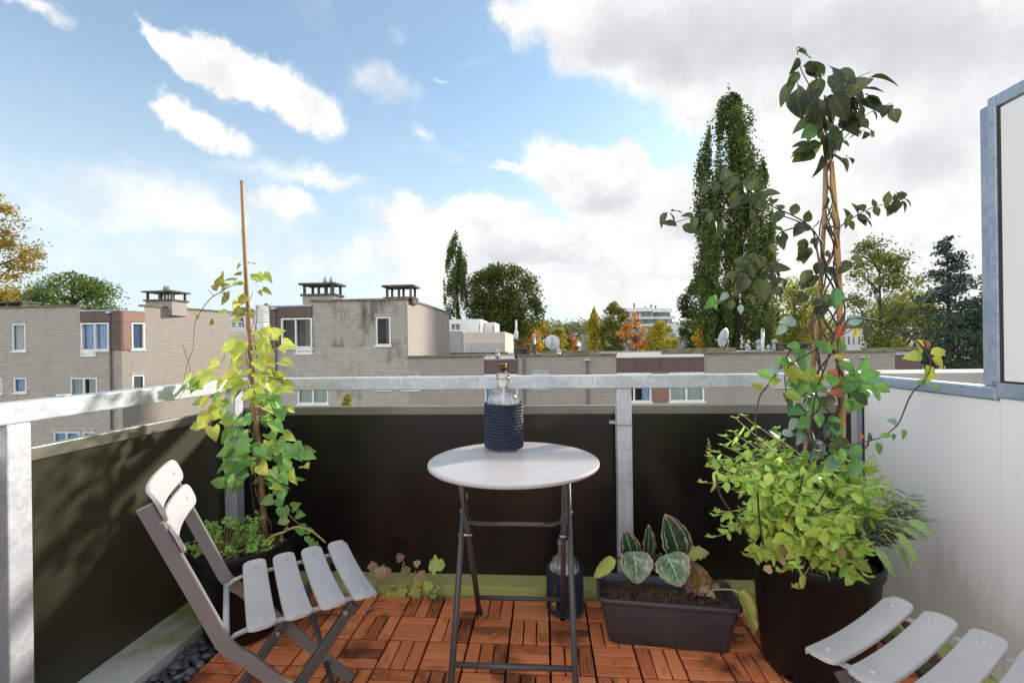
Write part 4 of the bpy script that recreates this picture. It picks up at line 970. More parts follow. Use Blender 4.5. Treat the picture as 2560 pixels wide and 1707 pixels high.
tree('columnar_tree', 'upright olive-yellow tree left of the stepped white apartment block', 1487, 770, 890, 24, 62, [(0, .9), (.3, 1.), (.6, .8), (.8, .5), (.92, .25), (1, .05)], 'yellow_green', 50, 6500, .14, spire=True, seed=34)
tree('olive_tree', 'spreading olive-brown tree in front of the apartment block', 1536, 757, 880, 45, 60, [(0, .55), (.3, .8), (.5, 1.), (.75, .85), (.9, .5), (1, .15)], 'olive', 55, 7500, .15, seed=35)
tree('orange_tree', 'fiery orange tree in front of the apartment block', 1588, 782, 885, 42, 52, [(0, .3), (.25, .7), (.5, 1.), (.7, .6), (.9, .4), (1, .12)], 'orange', 26, 2600, .12, csz=(.6, 1.), seed=36)
tree('yellow_tree', 'lemon-yellow tree right of the orange tree', 1653, 797, 884, 44, 54, [(0, .9), (.25, 1.), (.5, .85), (.75, .5), (1, .1)], 'yellow_green', 44, 6500, .13, csz=(.8, 1.), seed=37)
tree('yellow_tree', 'small golden tree left of the right satellite dish', 1768, 806, 872, 34, 56, RND, 'yellow', 34, 4600, .13, seed=38)
tree('orange_tree', 'tiny orange tree far off before the red house', 1436, 842, 874, 13, 95, RND, 'orange', 14, 1500, .16, seed=39)
tree('olive_tree', 'small olive tree far off left of the red house', 1418, 840, 876, 15, 92, RND, 'olive', 14, 1600, .16, seed=40)
tree('rust_tree', 'dark rusty tree far off above the left satellite dish', 1383, 828, 870, 22, 110, RND, 'rust', 14, 1800, .22, seed=41)
tree('small_conifer', 'young yellow-green conifer before the brick wall under the rail', 869, 972, 1080, 22, 17.5, [(0, 1.), (.4, .8), (.7, .5), (1, .06)], 'yellow_green', 40, 3600, .055, seed=42, spire=False)
# conifers at the right: tiers of drooping boughs
def conifer(label, xc, ytop, halfw, Y, seed, n=9000):
    rg = np.random.default_rng(seed); top = PY(xc, ytop, Y); hw = halfw / FOC * Y; zb = -4.0
    root = thing('conifer_tree', label, 'tree', (top.x, Y, GZ)); H_ = top.z - zb; P = []
    br = MB()
    nb = 95
    for i in range(nb):
        h = (i / nb) ** .85; z = top.z - h * H_ * .97 - .15; L_ = hw * (.10 + .95 * min(1, h * 2.0)) * rg.uniform(.6, 1.1); a = rg.uniform(0, 2 * pi)
        s = Vector((top.x, Y, z)); e = s + Vector((cos(a) * L_, sin(a) * L_, L_ * (.28 - .4 * h))); 
        br.tube([s, (s + e) / 2 + Vector((0, 0, -.1 * L_)), e], [.045, .03, .01], 5, caps=False)
        k = int(n / nb * (.35 + L_ / hw)); tt = rg.uniform(.15, 1.05, k)
        q = np.array([s.x, s.y, s.z]) + np.outer(tt, [e.x - s.x, e.y - s.y, e.z - s.z]); sp = L_ * .14 + .10
        q += rg.normal(size=(k, 3)) * np.array([sp, sp, sp * .55]); q[:, 2] -= .3 * sp; P.append(q)
    leaf_cloud(np.concatenate(P), .11, 'crown', TL['conifer'], root, up=.0)
    t_ = MB(); t_.tube([(top.x, Y, GZ), (top.x, Y, top.z)], [.28, .02], 8); t_.build('trunk', 'bark', root); br.build('bough', 'bark', root)
conifer('tall dark blue-green spruce between feathery tree and the privacy screen', 2368, 592, 92, 34, 61, 15000)
conifer('dark spruce half hidden by the privacy screen post', 2460, 715, 75, 36, 62, 9000)
tree('poplar_tree', 'narrow lower poplar spire just right of the tallest poplar', 1908, 388, 880, 40, 54, POP, 'poplar', 60, 11000, .15, csz=(.85, 1), spire=True, seed=12)
# far woods: one mass on the horizon
rg = np.random.default_rng(5); Q = []
for x in np.arange(-200, 2900, 5.0):
    hgt = 814 + 8 * sin(x * .013) + 6 * sin(x * .041 + 1) + rg.uniform(-3, 3)
    Y_ = 230 + rg.uniform(-20, 20); p = PY(x, hgt + (1280 - x) * .014, Y_); k = 55
    q = rg.normal(size=(k, 3)) * np.array([2.2, 4., 1.6]) + np.array([p.x, Y_, p.z - 1.8]); Q.append(q)
    q = rg.normal(size=(30, 3)) * np.array([2.5, 4., 2.5]) + np.array([p.x, Y_, p.z - 6]); Q.append(q)
wd = bpy.data.objects.new('distant_wood', None); COL.objects.link(wd)
o_ = leaf_cloud(np.concatenate(Q), .9, 'distant_wood_foliage', TL['far'], wd); bpy.data.objects.remove(wd); o_.name = 'distant_wood'; o_['kind'] = 'stuff'; o_['label'] = 'hazy line of far woods along the horizon'; o_['category'] = 'woods'
# ------------------------------------------------------------------ balcony: floor and kerbs
XL, XR = -1.335, 1.29
FY = 1.990                                   # front edge of the wooden tiles
g = MB(); g.box(-1.56, 1.46, -.7, 2.16, -.34, -.045); struct(g.build('balcony_slab', 'lintel'))
T = .152; X0T = .0075
g = MB(); g.box(X0T - 8 * T, X0T + 8 * T, -.6, FY, -.044, -.021); deck = g.build('deck', 'deck_base'); struct(deck)
sl_mesh = []
for k in range(6):
    L_, w_, h_ = .1440, .0448, .019
    m_ = MB(); c = .0025; rr = random.Random(k)
    zt = -rr.uniform(0, .0012)
    P = [(-L_ / 2, -w_ / 2), (L_ / 2, -w_ / 2), (L_ / 2, w_ / 2), (-L_ / 2, w_ / 2)]
    lo = [(x, y, -h_) for x, y in P]; mi = [(x, y, zt - c) for x, y in P]; to = [(x * (1 - 2 * c / L_), y * (1 - 2 * c / w_), zt + (rr.uniform(-.0004, .0004))) for x, y in P]
    m_.v = lo + mi + to
    for a in range(4):
        b = (a + 1) % 4; m_.f += [(a, b, 4 + b, 4 + a), (4 + a, 4 + b, 8 + b, 8 + a)]; m_.uv += [None, None]; m_.smooth += [False, True]
    m_.f.append((8, 9, 10, 11)); m_.uv.append(None); m_.smooth.append(False)
    me = m_.mesh('slat'); me.materials.append(M['wood']); sl_mesh.append(me)
n_s = 0; far = MB()
for j in range(17):
    for i in range(-8, 8):
        cx_, cy_ = X0T + (i + .5) * T, FY - (j + .5) * T
        alongx = (i + j) % 2 == 1
        for k in (-1, 0, 1):
            px_, py_ = (cx_, cy_ + k * .0497) if alongx else (cx_ + k * .0497, cy_)
            if j < 6:
                o = bpy.data.objects.new('slat', sl_mesh[random.randrange(6)]); COL.objects.link(o); o.parent = deck
                o.location = (px_, py_, random.uniform(-.0008, .0006)); o.rotation_euler = (random.uniform(-.004, .004), random.uniform(-.004, .004), (0 if alongx else pi / 2) + random.choice((0, pi)) + random.uniform(-.006, .006))
            else:
                hx, hy = (.0727, .0232) if alongx else (.0232, .0727)
                far.box(px_ - hx, px_ + hx, py_ - hy, py_ + hy, -.019, -.0005)
o = far.build('slat_field', 'wood', deck); o['kind'] = 'stuff'
# concrete kerbs
g = MB(); g.box(-1.56, XL, -.6, 2.16, -.044, .040); struct(g.build('kerb_left', 'kerb_left', bevel=.004))
g = MB(); g.box(XL + .002, XR - .002, 2.006, 2.16, -.044, .036); struct(g.build('kerb_front', 'moss', bevel=.004))
g = MB(); g.box(XR, 1.46, -.6, 2.16, -.044, .05); struct(g.build('kerb_right', 'moss', bevel=.004))
g = MB(); g.box(X0T + 8 * T + .008, XR - .006, -.6, 2.0, -.044, .004); struct(g.build('drain_strip', 'concrete_dark'))
# pebble strip
g = MB(); g.box(XL + .001, X0T - 8 * T - .001, -.6, 2.004, -.0445, -.022); pb = g.build('pebble_bed', 'deck_base'); struct(pb)
pm_mesh = []
for k in range(8):
    rr = np.random.default_rng(k); m_ = MB(); rows = []
    ax = np.array([rr.uniform(.9, 1.35), rr.uniform(.7, .95), rr.uniform(.45, .62)]); ph = rr.uniform(0, 6, 3)
    for i in range(7):
        th = pi * i / 6; row = []
        for j in range(11):
            a = 2 * pi * j / 10; q = np.array([sin(th) * cos(a), sin(th) * sin(a), cos(th)])
            q = q * (1 + .10 * sin(2 * q[0] + ph[0]) + .07 * sin(3 * q[1] + ph[1])); row.append(tuple(q * ax))
        rows.append(row)
    m_.quadgrid(rows, flip=True); me = m_.mesh('pebble'); me.materials.append(M['pebble'] if k else M['pebble_brown']); pm_mesh.append(me)
def pebble(x, y, z, s):
    o = bpy.data.objects.new('pebble', pm_mesh[random.randrange(1, 8) if random.random() > .05 else 0]); COL.objects.link(o); o.parent = pb
    o.location = (x, y, z); o.scale = (s, s, s); o.rotation_euler = (random.uniform(-.5, .5), random.uniform(-.5, .5), random.uniform(0, 2 * pi))
for layer, n in ((0, 120), (1, 95)):
    pl = []
    tries = 0
    while len(pl) < n and tries < 9000:
        tries += 1; s = random.uniform(.012, .023) * (1.1 if layer else 1); x = random.uniform(XL + .012, X0T - 8 * T - .012 + layer * .012); y = random.uniform(1.15, 1.98)
        if all((x - a) ** 2 + (y - b) ** 2 > ((s + c) * .82) ** 2 for a, b, c in pl): pl.append((x, y, s))
    for x, y, s in pl: pebble(x, y, -.012 + layer * .014 + random.uniform(0, .006), s)
stf = MB()
for k in range(420):
    x, y, s = random.uniform(XL + .012, X0T - 8 * T - .012), random.uniform(-.5, 1.15), random.uniform(.011, .017); z = random.uniform(-.012, .004)
    a0 = random.uniform(0, 3)
    R_ = [(x + s * cos(a0 + pi * q / 3) * 1.2, y + s * sin(a0 + pi * q / 3), z) for q in range(6)]
    b = len(stf.v); stf.v += R_ + [(x, y, z + s * .6)]
    for q in range(6): stf.f.append((b + q, b + (q + 1) % 6, b + 6)); stf.uv.append(None); stf.smooth.append(True)
o = stf.build('pebble_field', 'pebble', pb); o['kind'] = 'stuff'

# ------------------------------------------------------------------ railing
rl = thing('balcony_railing', 'galvanised steel balcony railing with dark infill boards round two sides', 'railing', (-1.47, 2.06, .04))
for (x, y, z0) in ((-1.5, 2.03, .0405), (.317, 2.03, .0365), (-1.5, 1.125, .0405), (-1.5, .0, .0405)):
    w_ = .057 if x < 0 else .065
    m_ = MB(); m_.box(x, x + w_, y, y + .06, z0, .9085); m_.build('post', 'galv', rl, bevel=.004)
m_ = MB(); m_.box(-1.505, 1.352, 2.026, 2.090, .909, .968); m_.build('top_rail', 'galv', rl, bevel=.005)
m_ = MB(); m_.box(-1.507, -1.443, -.5, 2.0255, .909, .9675); m_.build('top_rail', 'galv', rl, bevel=.005)
for a, b in ((-1.50, .3435), (.3515, 1.352)):
    m_ = MB(); m_.box(a, b, 2.115, 2.127, .037, .805); m_.build('infill_board', 'panel_dark', rl)
    m_ = MB(); m_.box(a, b, 2.106, 2.137, .785, .825); m_.build('edge_cap', 'cap', rl, bevel=.003)
for a, b in ((1.170, 2.098), (.05, 1.164), (-.5, .04)):
    m_ = MB(); m_.box(-1.527, -1.515, a, b, .041, .805); m_.build('infill_board', 'panel_olive', rl)
    m_ = MB(); m_.box(-1.537, -1.506, a, b, .785, .825); m_.build('edge_cap', 'cap', rl, bevel=.003)
m_ = MB(); m_.box(.292, .317, 2.085, 2.1145, .745, .757); m_.build('bracket', 'galv', rl)
m_ = MB(); m_.box(.382, .390, 2.085, 2.1145, .745, .757); m_.build('bracket', 'galv', rl)
m_ = MB(); m_.tube([(-1.475, 1.30, .968), (-1.475, 1.30, .974)], .016, 12); m_.build('bolt', 'galv', rl)
rust = pm('rust_streak', (.30, .12, .03), (.40, .38, .34), rough=.9, scale=40., lo=.3, hi=.7)
m_ = MB(); m_.box(.3155, .3835, 2.0288, 2.0296, .745, .752); m_.build('rust_band', rust, rl)

# ------------------------------------------------------------------ privacy screen at the right
sc_ = thing('privacy_screen', 'white board privacy screen in blue-grey steel frame along the right side', 'screen', (1.39, 1.5, .05))
m_ = MB(); m_.box(1.380, 1.390, 1.484, 2.072, .055, .915); m_.build('board', 'screen_grime', sc_)
m_ = MB(); m_.box(1.379, 1.389, -.5, 1.481, .055, .924); m_.build('board', 'screen_grime', sc_)
m_ = MB(); m_.box(1.3795, 1.390, -.5, 1.468, .978, 1.80); m_.build('board', 'screen_white', sc_)
m_ = MB(); m_.box(1.374, 1.425, 2.083, 2.114, .0505, .9155); m_.build('post', 'galv_blue', sc_, bevel=.003)
m_ = MB(); m_.box(1.376, 1.384, 2.0725, 2.0825, .055, .915); m_.build('gasket', 'gasket', sc_)
m_ = MB(); m_.box(1.372, 1.425, 1.487, 2.115, .916, .957); m_.build('lower_rail', 'galv_blue', sc_, bevel=.006)
m_ = MB(); m_.box(1.374, 1.43, 1.479, 1.504, .9715, 1.843); m_.build('post', 'galv_blue', sc_, bevel=.003)
m_ = MB(); m_.box(1.402, 1.45, 1.532, 1.560, .9575, 1.838); m_.build('post', 'galv_blue', sc_, bevel=.003)
m_ = MB(); m_.box(1.372, 1.43, -.5, 1.486, .926, .971); m_.build('middle_rail', 'galv_blue', sc_, bevel=.003)
m_ = MB(); m_.box(1.375, 1.43, -.5, 1.4785, 1.806, 1.8435); m_.build('upper_rail', 'galv_blue', sc_, bevel=.003)
m_ = MB(); m_.box(1.3782, 1.389, 1.4685, 1.4788, .9715, 1.805); m_.box(1.3782, 1.389, -.5, 1.468, .9715, .9775); m_.build('gasket', 'gasket', sc_)
# concrete parapet wall continuing beyond the screen
m_ = MB(); m_.box(1.47, 6.5, 2.35, 2.62, -.6, .944); pw = m_.build('parapet_wall', 'lintel', None, bevel=.006)
tag(pw, 'pale concrete parapet wall of the next balcony beyond the white screen', 'wall')

# ------------------------------------------------------------------ table
tb = thing('bistro_table', 'round grey folding metal bistro table in the middle of the deck', 'table', (-.112, 1.6, 0))
TC = (-.112, 1.597)
m_ = MB(); R_ = .298
m_.lathe([(0, .703), (.1, .7032), (.2, .7036), (R_ - .018, .7045), (R_ - .004, .7042), (R_ - .001, .7030), (R_, .700), (R_ - .0005, .694), (R_ - .003, .6915), (R_ - .006, .693), (R_ - .02, .697), (0, .697)], (*TC, 0), 96)
m_.build('tabletop', 'slat_grey', tb)
for sx, lab in ((-.30, 'l'), (.082, 'r')):
    m_ = MB(); m_.tube([(sx, 1.352, .008), (sx, 1.745, .683)], .0105, 10); m_.build('leg', 'frame_dark', tb)
    q = .022 if sx < 0 else -.022
    m_ = MB(); m_.tube([(sx + q, 1.850, .008), (sx + q, 1.470, .683)], .0105, 10); m_.build('leg', 'frame_dark', tb)
    m_ = MB(); m_.tube([(sx - .012, 1.601, .435), (sx + q * 1.5 + (.004 if q > 0 else -.004), 1.601, .435)], .006, 8); m_.build('rivet', 'bolt', tb)
    m_ = MB(); m_.tube([(sx - .012, 1.64, .505), (sx + .014, 1.64, .505)], .006, 8); m_.build('rivet', 'bolt', tb)
    m_ = MB(); m_.tube([(sx, 1.352, -.001), (sx, 1.355, .03)], .0125, 10); m_.build('foot_cap', 'pot_black', tb); m_ = MB(); m_.tube([(sx + q, 1.85, -.001), (sx + q, 1.847, .03)], .0125, 10); m_.build('foot_cap', 'pot_black', tb)
m_ = MB(); m_.tube([(-.30, 1.410, .108), (.082, 1.410, .108)], .0085, 10); m_.build('stretcher', 'frame_dark', tb)
m_ = MB(); m_.tube([(-.278, 1.795, .106), (.060, 1.795, .106)], .0085, 10); m_.build('stretcher', 'frame_dark', tb)
pts = [(-.272, 1.50, .683), (-.272, 1.50, .60), (-.270, 1.50, .55), (-.262, 1.50, .527), (-.245, 1.50, .519), (-.225, 1.50, .516), (-.11, 1.5, .516), (.01, 1.5, .516), (.03, 1.5, .519), (.045, 1.5, .527), (.052, 1.5, .55), (.054, 1.5, .60), (.054, 1.5, .683)]
m_ = MB(); rows = []
P = [Vector(p) for p in pts]
for dy_, dn in ((-.012, .002), (.012, .002), (.012, -.002), (-.012, -.002), (-.012, .002)):
    row = []
    for i, p in enumerate(P):
        t_ = (P[min(i + 1, len(P) - 1)] - P[max(i - 1, 0)]).normalized(); nn = Vector((t_.z, 0, -t_.x)); row.append(p + Vector((0, dy_, 0)) + nn * dn)
    rows.append(row)
m_.quadgrid(rows, smooth=False); m_.build('brace', 'frame_dark', tb)

# ------------------------------------------------------------------ bottles wrapped in rope
def bottle(name, label, c, burner, rows_n=15):
    t = thing(name, label, 'bottle', c)
    x, y, z = c; gR = .064
    m_ = MB(); prof = [(0, .004), (gR, .004), (gR, .170), (gR - .001, .185), (gR - .005, .200), (gR - .014, .216), (gR - .027, .229), (.030, .236), (.0255, .242), (.0245, .268), (.0250, .270), (.0275, .272), (.0275, .277), (.0250, .279), (.0250, .283), (.027, .285), (.027, .291), (.0245, .293), (.014, .294)]
    m_.lathe(prof, c, 40); m_.build('glass', 'bottle_glass', t)
    m_ = MB(); m_.tube([(x, y, z + .05), (x + .001, y, z + .15), (x, y, z + .29)], .0042, 8); m_.build('wick', 'wick', t)
    m_ = MB(); m_.lathe([(0, .29), (.013, .29), (.0135, .298), (.0115, .300), (.0115, .302)], c, 20)
    for k in range(8):
        a = 2 * pi * k / 8; m_.tube([(x + .0112 * cos(a), y + .0112 * sin(a), z + .302), (x + .0112 * cos(a), y + .0112 * sin(a), z + .326)], .0022, 6)
    m_.lathe([(.0155, .324), (.0165, .326), (.0165, .330), (.0135, .332), (0, .331)], c, 20); m_.lathe([(0, .300), (.008, .300), (.008, .322), (0, .323)], c, 14)
    m_.build('burner', 'copper', t)
    m_ = MB(); m_.lathe([(.0278, .272), (.0284, .274), (.0278, .2765)], c, 24); m_.build('neck_ring', 'brass' if burner else 'copper', t)
    pr_ = .172 / rows_n
    for k in range(rows_n):
        zz = z + .008 + pr_ * (k + .5); m_ = MB()
        for ph in (0, pi):
            P = []; n = 136
            for i in range(n + 1):
                a = 2 * pi * i / n; w = 17 * a + ph + k * .9
                r = gR + .0064 + .0034 * cos(w) + .0005 * sin(3 * a + k); P.append((x + r * cos(a), y + r * sin(a), zz + .0036 * sin(w) + .0010 * sin(2 * a + k)))
            m_.tube(P, .0034, 6, caps=False)
        m_.build('rope_ring', 'rope', t)
    return t
bt = PY(1260, 1111, 1.77)
bottle('oil_lamp_bottle', 'glass oil bottle in navy rope sleeve standing on the round table', (-.160, 1.765, .7045), True)
fb = bottle('oil_lamp_bottle', 'glass oil bottle in navy rope sleeve on the floor beneath the table', (.073, 1.905, .0006), False)
m_ = MB(); cc = Vector((.073, 1.905, .0)); P = []
for i in range(40):
    s = i / 39; p = Vector((.055 - .028 * s, 1.878 - .05 * s, .285 - .20 * s)); P.append(p + Vector((cos(i * 1.6), sin(i * 1.6), 0)) * .0018)
m_.tube(P, .0022, 6)
m_.build('chain', 'copper', fb)
m_ = MB(); m_.lathe([(0, 0), (.0125, 0), (.0125, .034), (.0105, .0365), (0, .037)], (.027, 1.828, .045), 16); m_.build('snuffer_cap', 'brass', fb)

# ------------------------------------------------------------------ folding chairs
def rounded_slat(L_, w_, curve, thick=.012, tip=0.02, n=18):
    """slat along x, width along y; 'curve'(t) gives the out-of-plane offset, t in -1..1"""
    def outline(s):   # half width towards the rounded ends
        d = (1 - abs(s)) * L_ / 2; r = tip
        return w_ / 2 if d >= r else (w_ / 2 - r) + sqrt(max(0, r * r - (r - d) ** 2))
    ss = [-1, -.995, -.985, -.97, -.95, -.92] + list(np.linspace(-.86, .86, n)) + [.92, .95, .97, .985, .995, 1]
    cs = [(-1, -.5), (-1, .1), (-.97, .42), (-.90, .5), (0, .52), (.90, .5), (.97, .42), (1, .1), (1, -.5), (.93, -.5), (.9, .2), (0, .24), (-.9, .2), (-.93, -.5), (-1, -.5)]
    rows = []
    for c_, h in cs:
        rows.append([(s * L_ / 2, outline(s) * c_, curve(s) + h * thick) for s in ss])
    m_ = MB(); m_.quadgrid(rows, flip=True)
    # end caps
    for s, fl in ((-1, False), (1, True)):
        pts = [(s * L_ / 2, outline(s) * c_, curve(s) + h * thick) for c_, h in cs[:9]]
        m_.face(pts if fl else pts[::-1])
    return m_
def make_chair(name, label):
    t = thing(name, label, 'chair')
    # local axes: x = across, y = forward, z up ; profile measured in the photograph
    for j in range(4):
        m_ = rounded_slat(.392, .062, lambda s: .014 * s * s, thick=.009)
        R_ = m_; R_.v = [(x, y - .118 + j * .0795, z + .446 - (.006 if j == 3 else 0) * (y > .02)) for x, y, z in R_.v]
        so = R_.build('seat_slat', 'slat_grey', t, off=(0, 0, 0))
        for sx in (-.152, .152):
            b_ = MB(); b_.lathe([(0, .0042), (.0045, .004), (.0062, .0022), (.007, 0)], (sx, -.118 + j * .0795, .4590), 14)
            b_.build('rivet', 'slat_grey', so, off=(0, 0, 0))
    # backrest slats follow the slope of the upright
    up = Vector((0, -.335 + .19, .79 - .43)).normalized(); nrm = Vector((0, up.z, -up.y))
    for (q, z_) in ((0, .762), (1, .689)):
        cpos = Vector((0, -.190 + (z_ - .43) * (-.145 / .36), z_)) + nrm * .012
        m_ = rounded_slat(.392, .067, lambda s: .030 * s * s - .018, thick=.009, tip=.022)
        m_.v = [tuple(cpos + Vector((x, 0, 0)) + up * y + nrm * z) for x, y, z in m_.v]
        so = m_.build('backrest_slat', 'slat_grey', t, off=(0, 0, 0))
        for sx in (-.155, .155):
            b_ = MB(); pc = cpos + Vector((sx, 0, 0)) + nrm * (.030 * (sx / .196) ** 2 - .018 + .0048)
            for k in range(12):
                a, a2 = 2 * pi * k / 12, 2 * pi * (k + 1) / 12; X_ = Vector((1, 0, 0))
                b_.face([pc + nrm * .003, pc + (X_ * cos(a) + up * sin(a)) * .006, pc + (X_ * cos(a2) + up * sin(a2)) * .006], smooth=True)
            b_.build('rivet', 'slat_grey', so, off=(0, 0, 0))
    def flat_bar(pts, hx, hn, x, name, mat, bevel=.003):
        P = [Vector((x, a, b)) for a, b in pts]; rows = []
        for sx, sn in ((-1, -1), (1, -1), (1, 1), (-1, 1), (-1, -1)):
            row = []
            for i, p in enumerate(P):
                d = (P[min(i + 1, len(P) - 1)] - P[max(i - 1, 0)]).normalized(); nn = Vector((0, -d.z, d.y)); row.append(p + Vector((sx * hx, 0, 0)) + nn * sn * hn)
            rows.append(row)
        m_ = MB(); m_.quadgrid(rows, smooth=False); m_.face([r[0] for r in rows[:4]]); m_.face([r[-1] for r in rows[:4]][::-1])
        return m_.build(name, mat, t, bevel=bevel, off=(0, 0, 0))
    for s in (-1, 1):
        flat_bar([(-.330, .777), (-.262, .61), (-.205, .468), (-.196, .446), (-.186, .428), (-.170, .408), (-.150, .390), (.155, .004)], .0085, .0155, s * .178, 'leg', 'frame_grey')
        flat_bar([(.095, .432), (-.060, .243), (-.245, .004)], .0075, .0135, s * .158, 'leg', 'frame_dark')
        flat_bar([(-.187, .425), (-.172, .437), (-.150, .442), (.10, .4425), (.155, .438)], .006, .0035, s * .150, 'seat_rail', 'slat_grey', bevel=.001)
        for pa0, pa1, pr0 in (((s * .142, -.060, .243), (s * .190, -.060, .243), .006), ((s * .142, .072, .418), (s * .169, .072, .418), .006), ((s * .168, -.302, .74), (s * .19, -.302, .74), .004)):
            b_ = MB(); b_.tube([pa0, pa1], pr0, 8); b_.build('bolt', 'bolt', t, off=(0, 0, 0))
    for nm, (y, z), r in (('crossbar', (-.190, .424), .0075), ('crossbar', (.078, .092), .008), ('crossbar', (.018, .338), .008), ('crossbar', (-.17, .10), .008)):
        b_ = MB(); b_.tube([(-.165, y, z), (.165, y, z)], r, 10); b_.build(nm, 'slat_grey' if z > .4 else 'frame_dark', t, off=(0, 0, 0))
    return t
ch = make_chair('folding_chair', 'grey folding bistro chair with backrest, standing left of the table by the ivy pot')
# two frames: source chair and its copy, turned to face the table
ch['group'] = 'grey folding bistro chairs'
ch2 = copy_tree(ch)
ch2['label'] = 'grey folding chair cut off at the bottom right corner, only seat slats in view'
ch.location = (-.679, 1.239, 0); ch.rotation_euler = (0, 0, radians(36 - 90))
ch2.location = (.780, .985, 0); ch2.rotation_euler = (0, 0, radians(124 - 90))

# ------------------------------------------------------------------ pots
def pot(label, c, R_, r_, h, group='large black plastic plant pots'):
    t = thing('plant_pot', label, 'plant pot', (c[0], c[1], 0.001), group)
    m_ = MB(); m_.lathe([(0, .002), (r_ - .01, .002), (r_, .010), (R_ - .012, h - .045), (R_ - .004, h - .042), (R_ - .001, h - .004), (R_ - .003, h), (R_ - .007, h), (R_ - .010, h - .006), (R_ - .014, h - .06), (R_ - .016, h - .08)], (c[0], c[1], .001), 72)
    m_.build('pot_body', 'pot_black', t)
    m_ = MB(); rows = []; rr = np.random.default_rng(3)
    for i in range(9):
        q = (R_ - .015) * i / 8; rows.append([(c[0] + q * cos(a), c[1] + q * sin(a), h - .055 + .008 * sin(a * 3 + i) * (i > 0) + rr.uniform(-.004, .004) * (0 < i < 8)) for a in list(np.linspace(0, 2 * pi, 33)[:-1]) + [0.0]])
        rows[-1][-1] = rows[-1][0]
    m_.quadgrid(rows); m_.build('soil', 'soil', t)
    return t
IP = (-1.195, 1.725); BP = (.905, 1.62)
pot('large round black pot with ivy cane and parsley behind the left chair', IP, .19, .135, .355)
pot('large tall black pot overflowing with basil beside the white screen', BP, .200, .158, .40)
def crumbs(root, c, rx, ry, z, n, s=.006):
    m_ = MB()
    for k in range(n):
        a = random.uniform(0, 2 * pi); q = sqrt(random.random()); x, y = c[0] + rx * q * cos(a), c[1] + ry * q * sin(a); w = random.uniform(.4, 1) * s; zz = z + random.uniform(0, .006)
        b = len(m_.v); m_.v += [(x + w * cos(u), y + w * sin(u), zz) for u in (0, 2.1, 4.2)] + [(x, y, zz + w * 1.2)]
        for f in ((0, 1, 3), (1, 2, 3), (2, 0, 3)): m_.f.append(tuple(b + i for i in f)); m_.uv.append(None); m_.smooth.append(False)
    o = m_.build('soil_crumb', 'crumb', root); o['kind'] = 'stuff'; return o

# planter box
pl = thing('planter_box', 'long anthracite plastic planter box with calathea between table and basil pot', 'planter', (.45, 1.78, .001))
def rrect(cx_, cy_, hx, hy, ang, r, z, n=5):
    out = []
    for sx, sy, a0 in ((1, 1, 0), (-1, 1, pi / 2), (-1, -1, pi), (1, -1, 1.5 * pi)):
        for k in range(n + 1):
            a = a0 + pi / 2 * k / n; x, y = sx * (hx - r) + r * cos(a), sy * (hy - r) + r * sin(a); out.append((cx_ + x * cos(ang) - y * sin(ang), cy_ + x * sin(ang) + y * cos(ang), z))
    return out + [out[0]]
pa = atan2(-.048, .47)
pc_ = (.4415, 1.755)
m_ = MB(); rows = []
for hx, hy, z, r in ((.20, .070, .002, .02), (.212, .074, .006, .022), (.236, .090, .150, .024), (.237, .091, .158, .024), (.249, .102, .160, .028), (.252, .105, .166, .03), (.252, .105, .174, .03), (.249, .102, .178, .028), (.243, .096, .178, .026), (.240, .093, .174, .025), (.236, .090, .120, .024)):
    rows.append(rrect(pc_[0], pc_[1], hx, hy, pa, r, z))
m_.quadgrid(rows); m_.face(rows[0][:-1][::-1]); m_.build('box', 'planter', pl)
m_ = MB(); rows = []
for i in range(11):
    rows.append([(pc_[0] + x * cos(pa) - y * sin(pa), pc_[1] + x * sin(pa) + y * cos(pa), .128 + random.uniform(-.005, .006)) for x in np.linspace(-.237, .237, 30) for y in [(-.091 + .182 * i / 10)]])
m_.quadgrid(rows); m_.build('soil', 'soil', pl)
crumbs(pl, pc_, .21, .075, .130, 800, .0065)

# ------------------------------------------------------------------ leaves
def leafmesh(kind, seed=0, nu=4, nv=6):
    """leaf along +Y, normal +Z, unit length"""
    rr = random.Random(seed); rows = []; uvs = []
    for j in range(nv + 1):
        t = j / nv
        if kind == 'oval': w = .38 * sin(pi * t ** .85) ** .8 * (1 - .25 * t)
        elif kind == 'heart': w = (.46 * sin(pi * min(1, (t + .10) / 1.1) ** .72) ** .75) * (1 - .55 * t ** 2.2) if t < 1 else 0.0
        elif kind == 'basil': w = .29 * sin(pi * t ** .75) ** .85
        elif kind == 'lance': w = .14 * sin(pi * t ** .8) ** .9
        elif kind == 'cal': w = .34 * sin(pi * t ** .9) ** .62
        elif kind == 'lobed': w = .42 * sin(pi * t ** .8) ** .6 * (1 + .28 * cos(t * 15))
        w = max(w, .004)
        curl = rr.uniform(.10, .16) if kind != 'basil' else .22
        bend = {'oval': .30, 'heart': .18, 'basil': .26, 'lance': .16, 'cal': .10, 'lobed': .15}[kind] * (1 + .5 * sin(seed * 2.1))
        row = []; uv = []
        for i in range(nu + 1):
            s = 2 * i / nu - 1
            z = abs(s) * w * (.45 if kind != 'basil' else -.45) * (1 - .3 * abs(s)) - bend * t * t + .03 * sin(t * 9 + s * 2 + seed) * abs(s) * (1 if kind in ('cal', 'lobed', 'basil', 'heart') else .4)
            back = -.10 * abs(s) * (1 - t) if kind == 'heart' else 0
            row.append((s * w + .05 * sin(seed * 1.7) * t * t, t + back * 1.6, z)); uv.append((.5 + s * .5, t))
        rows.append(row); uvs.append(uv)
    m_ = MB(); m_.quadgrid(rows, uvs); return m_
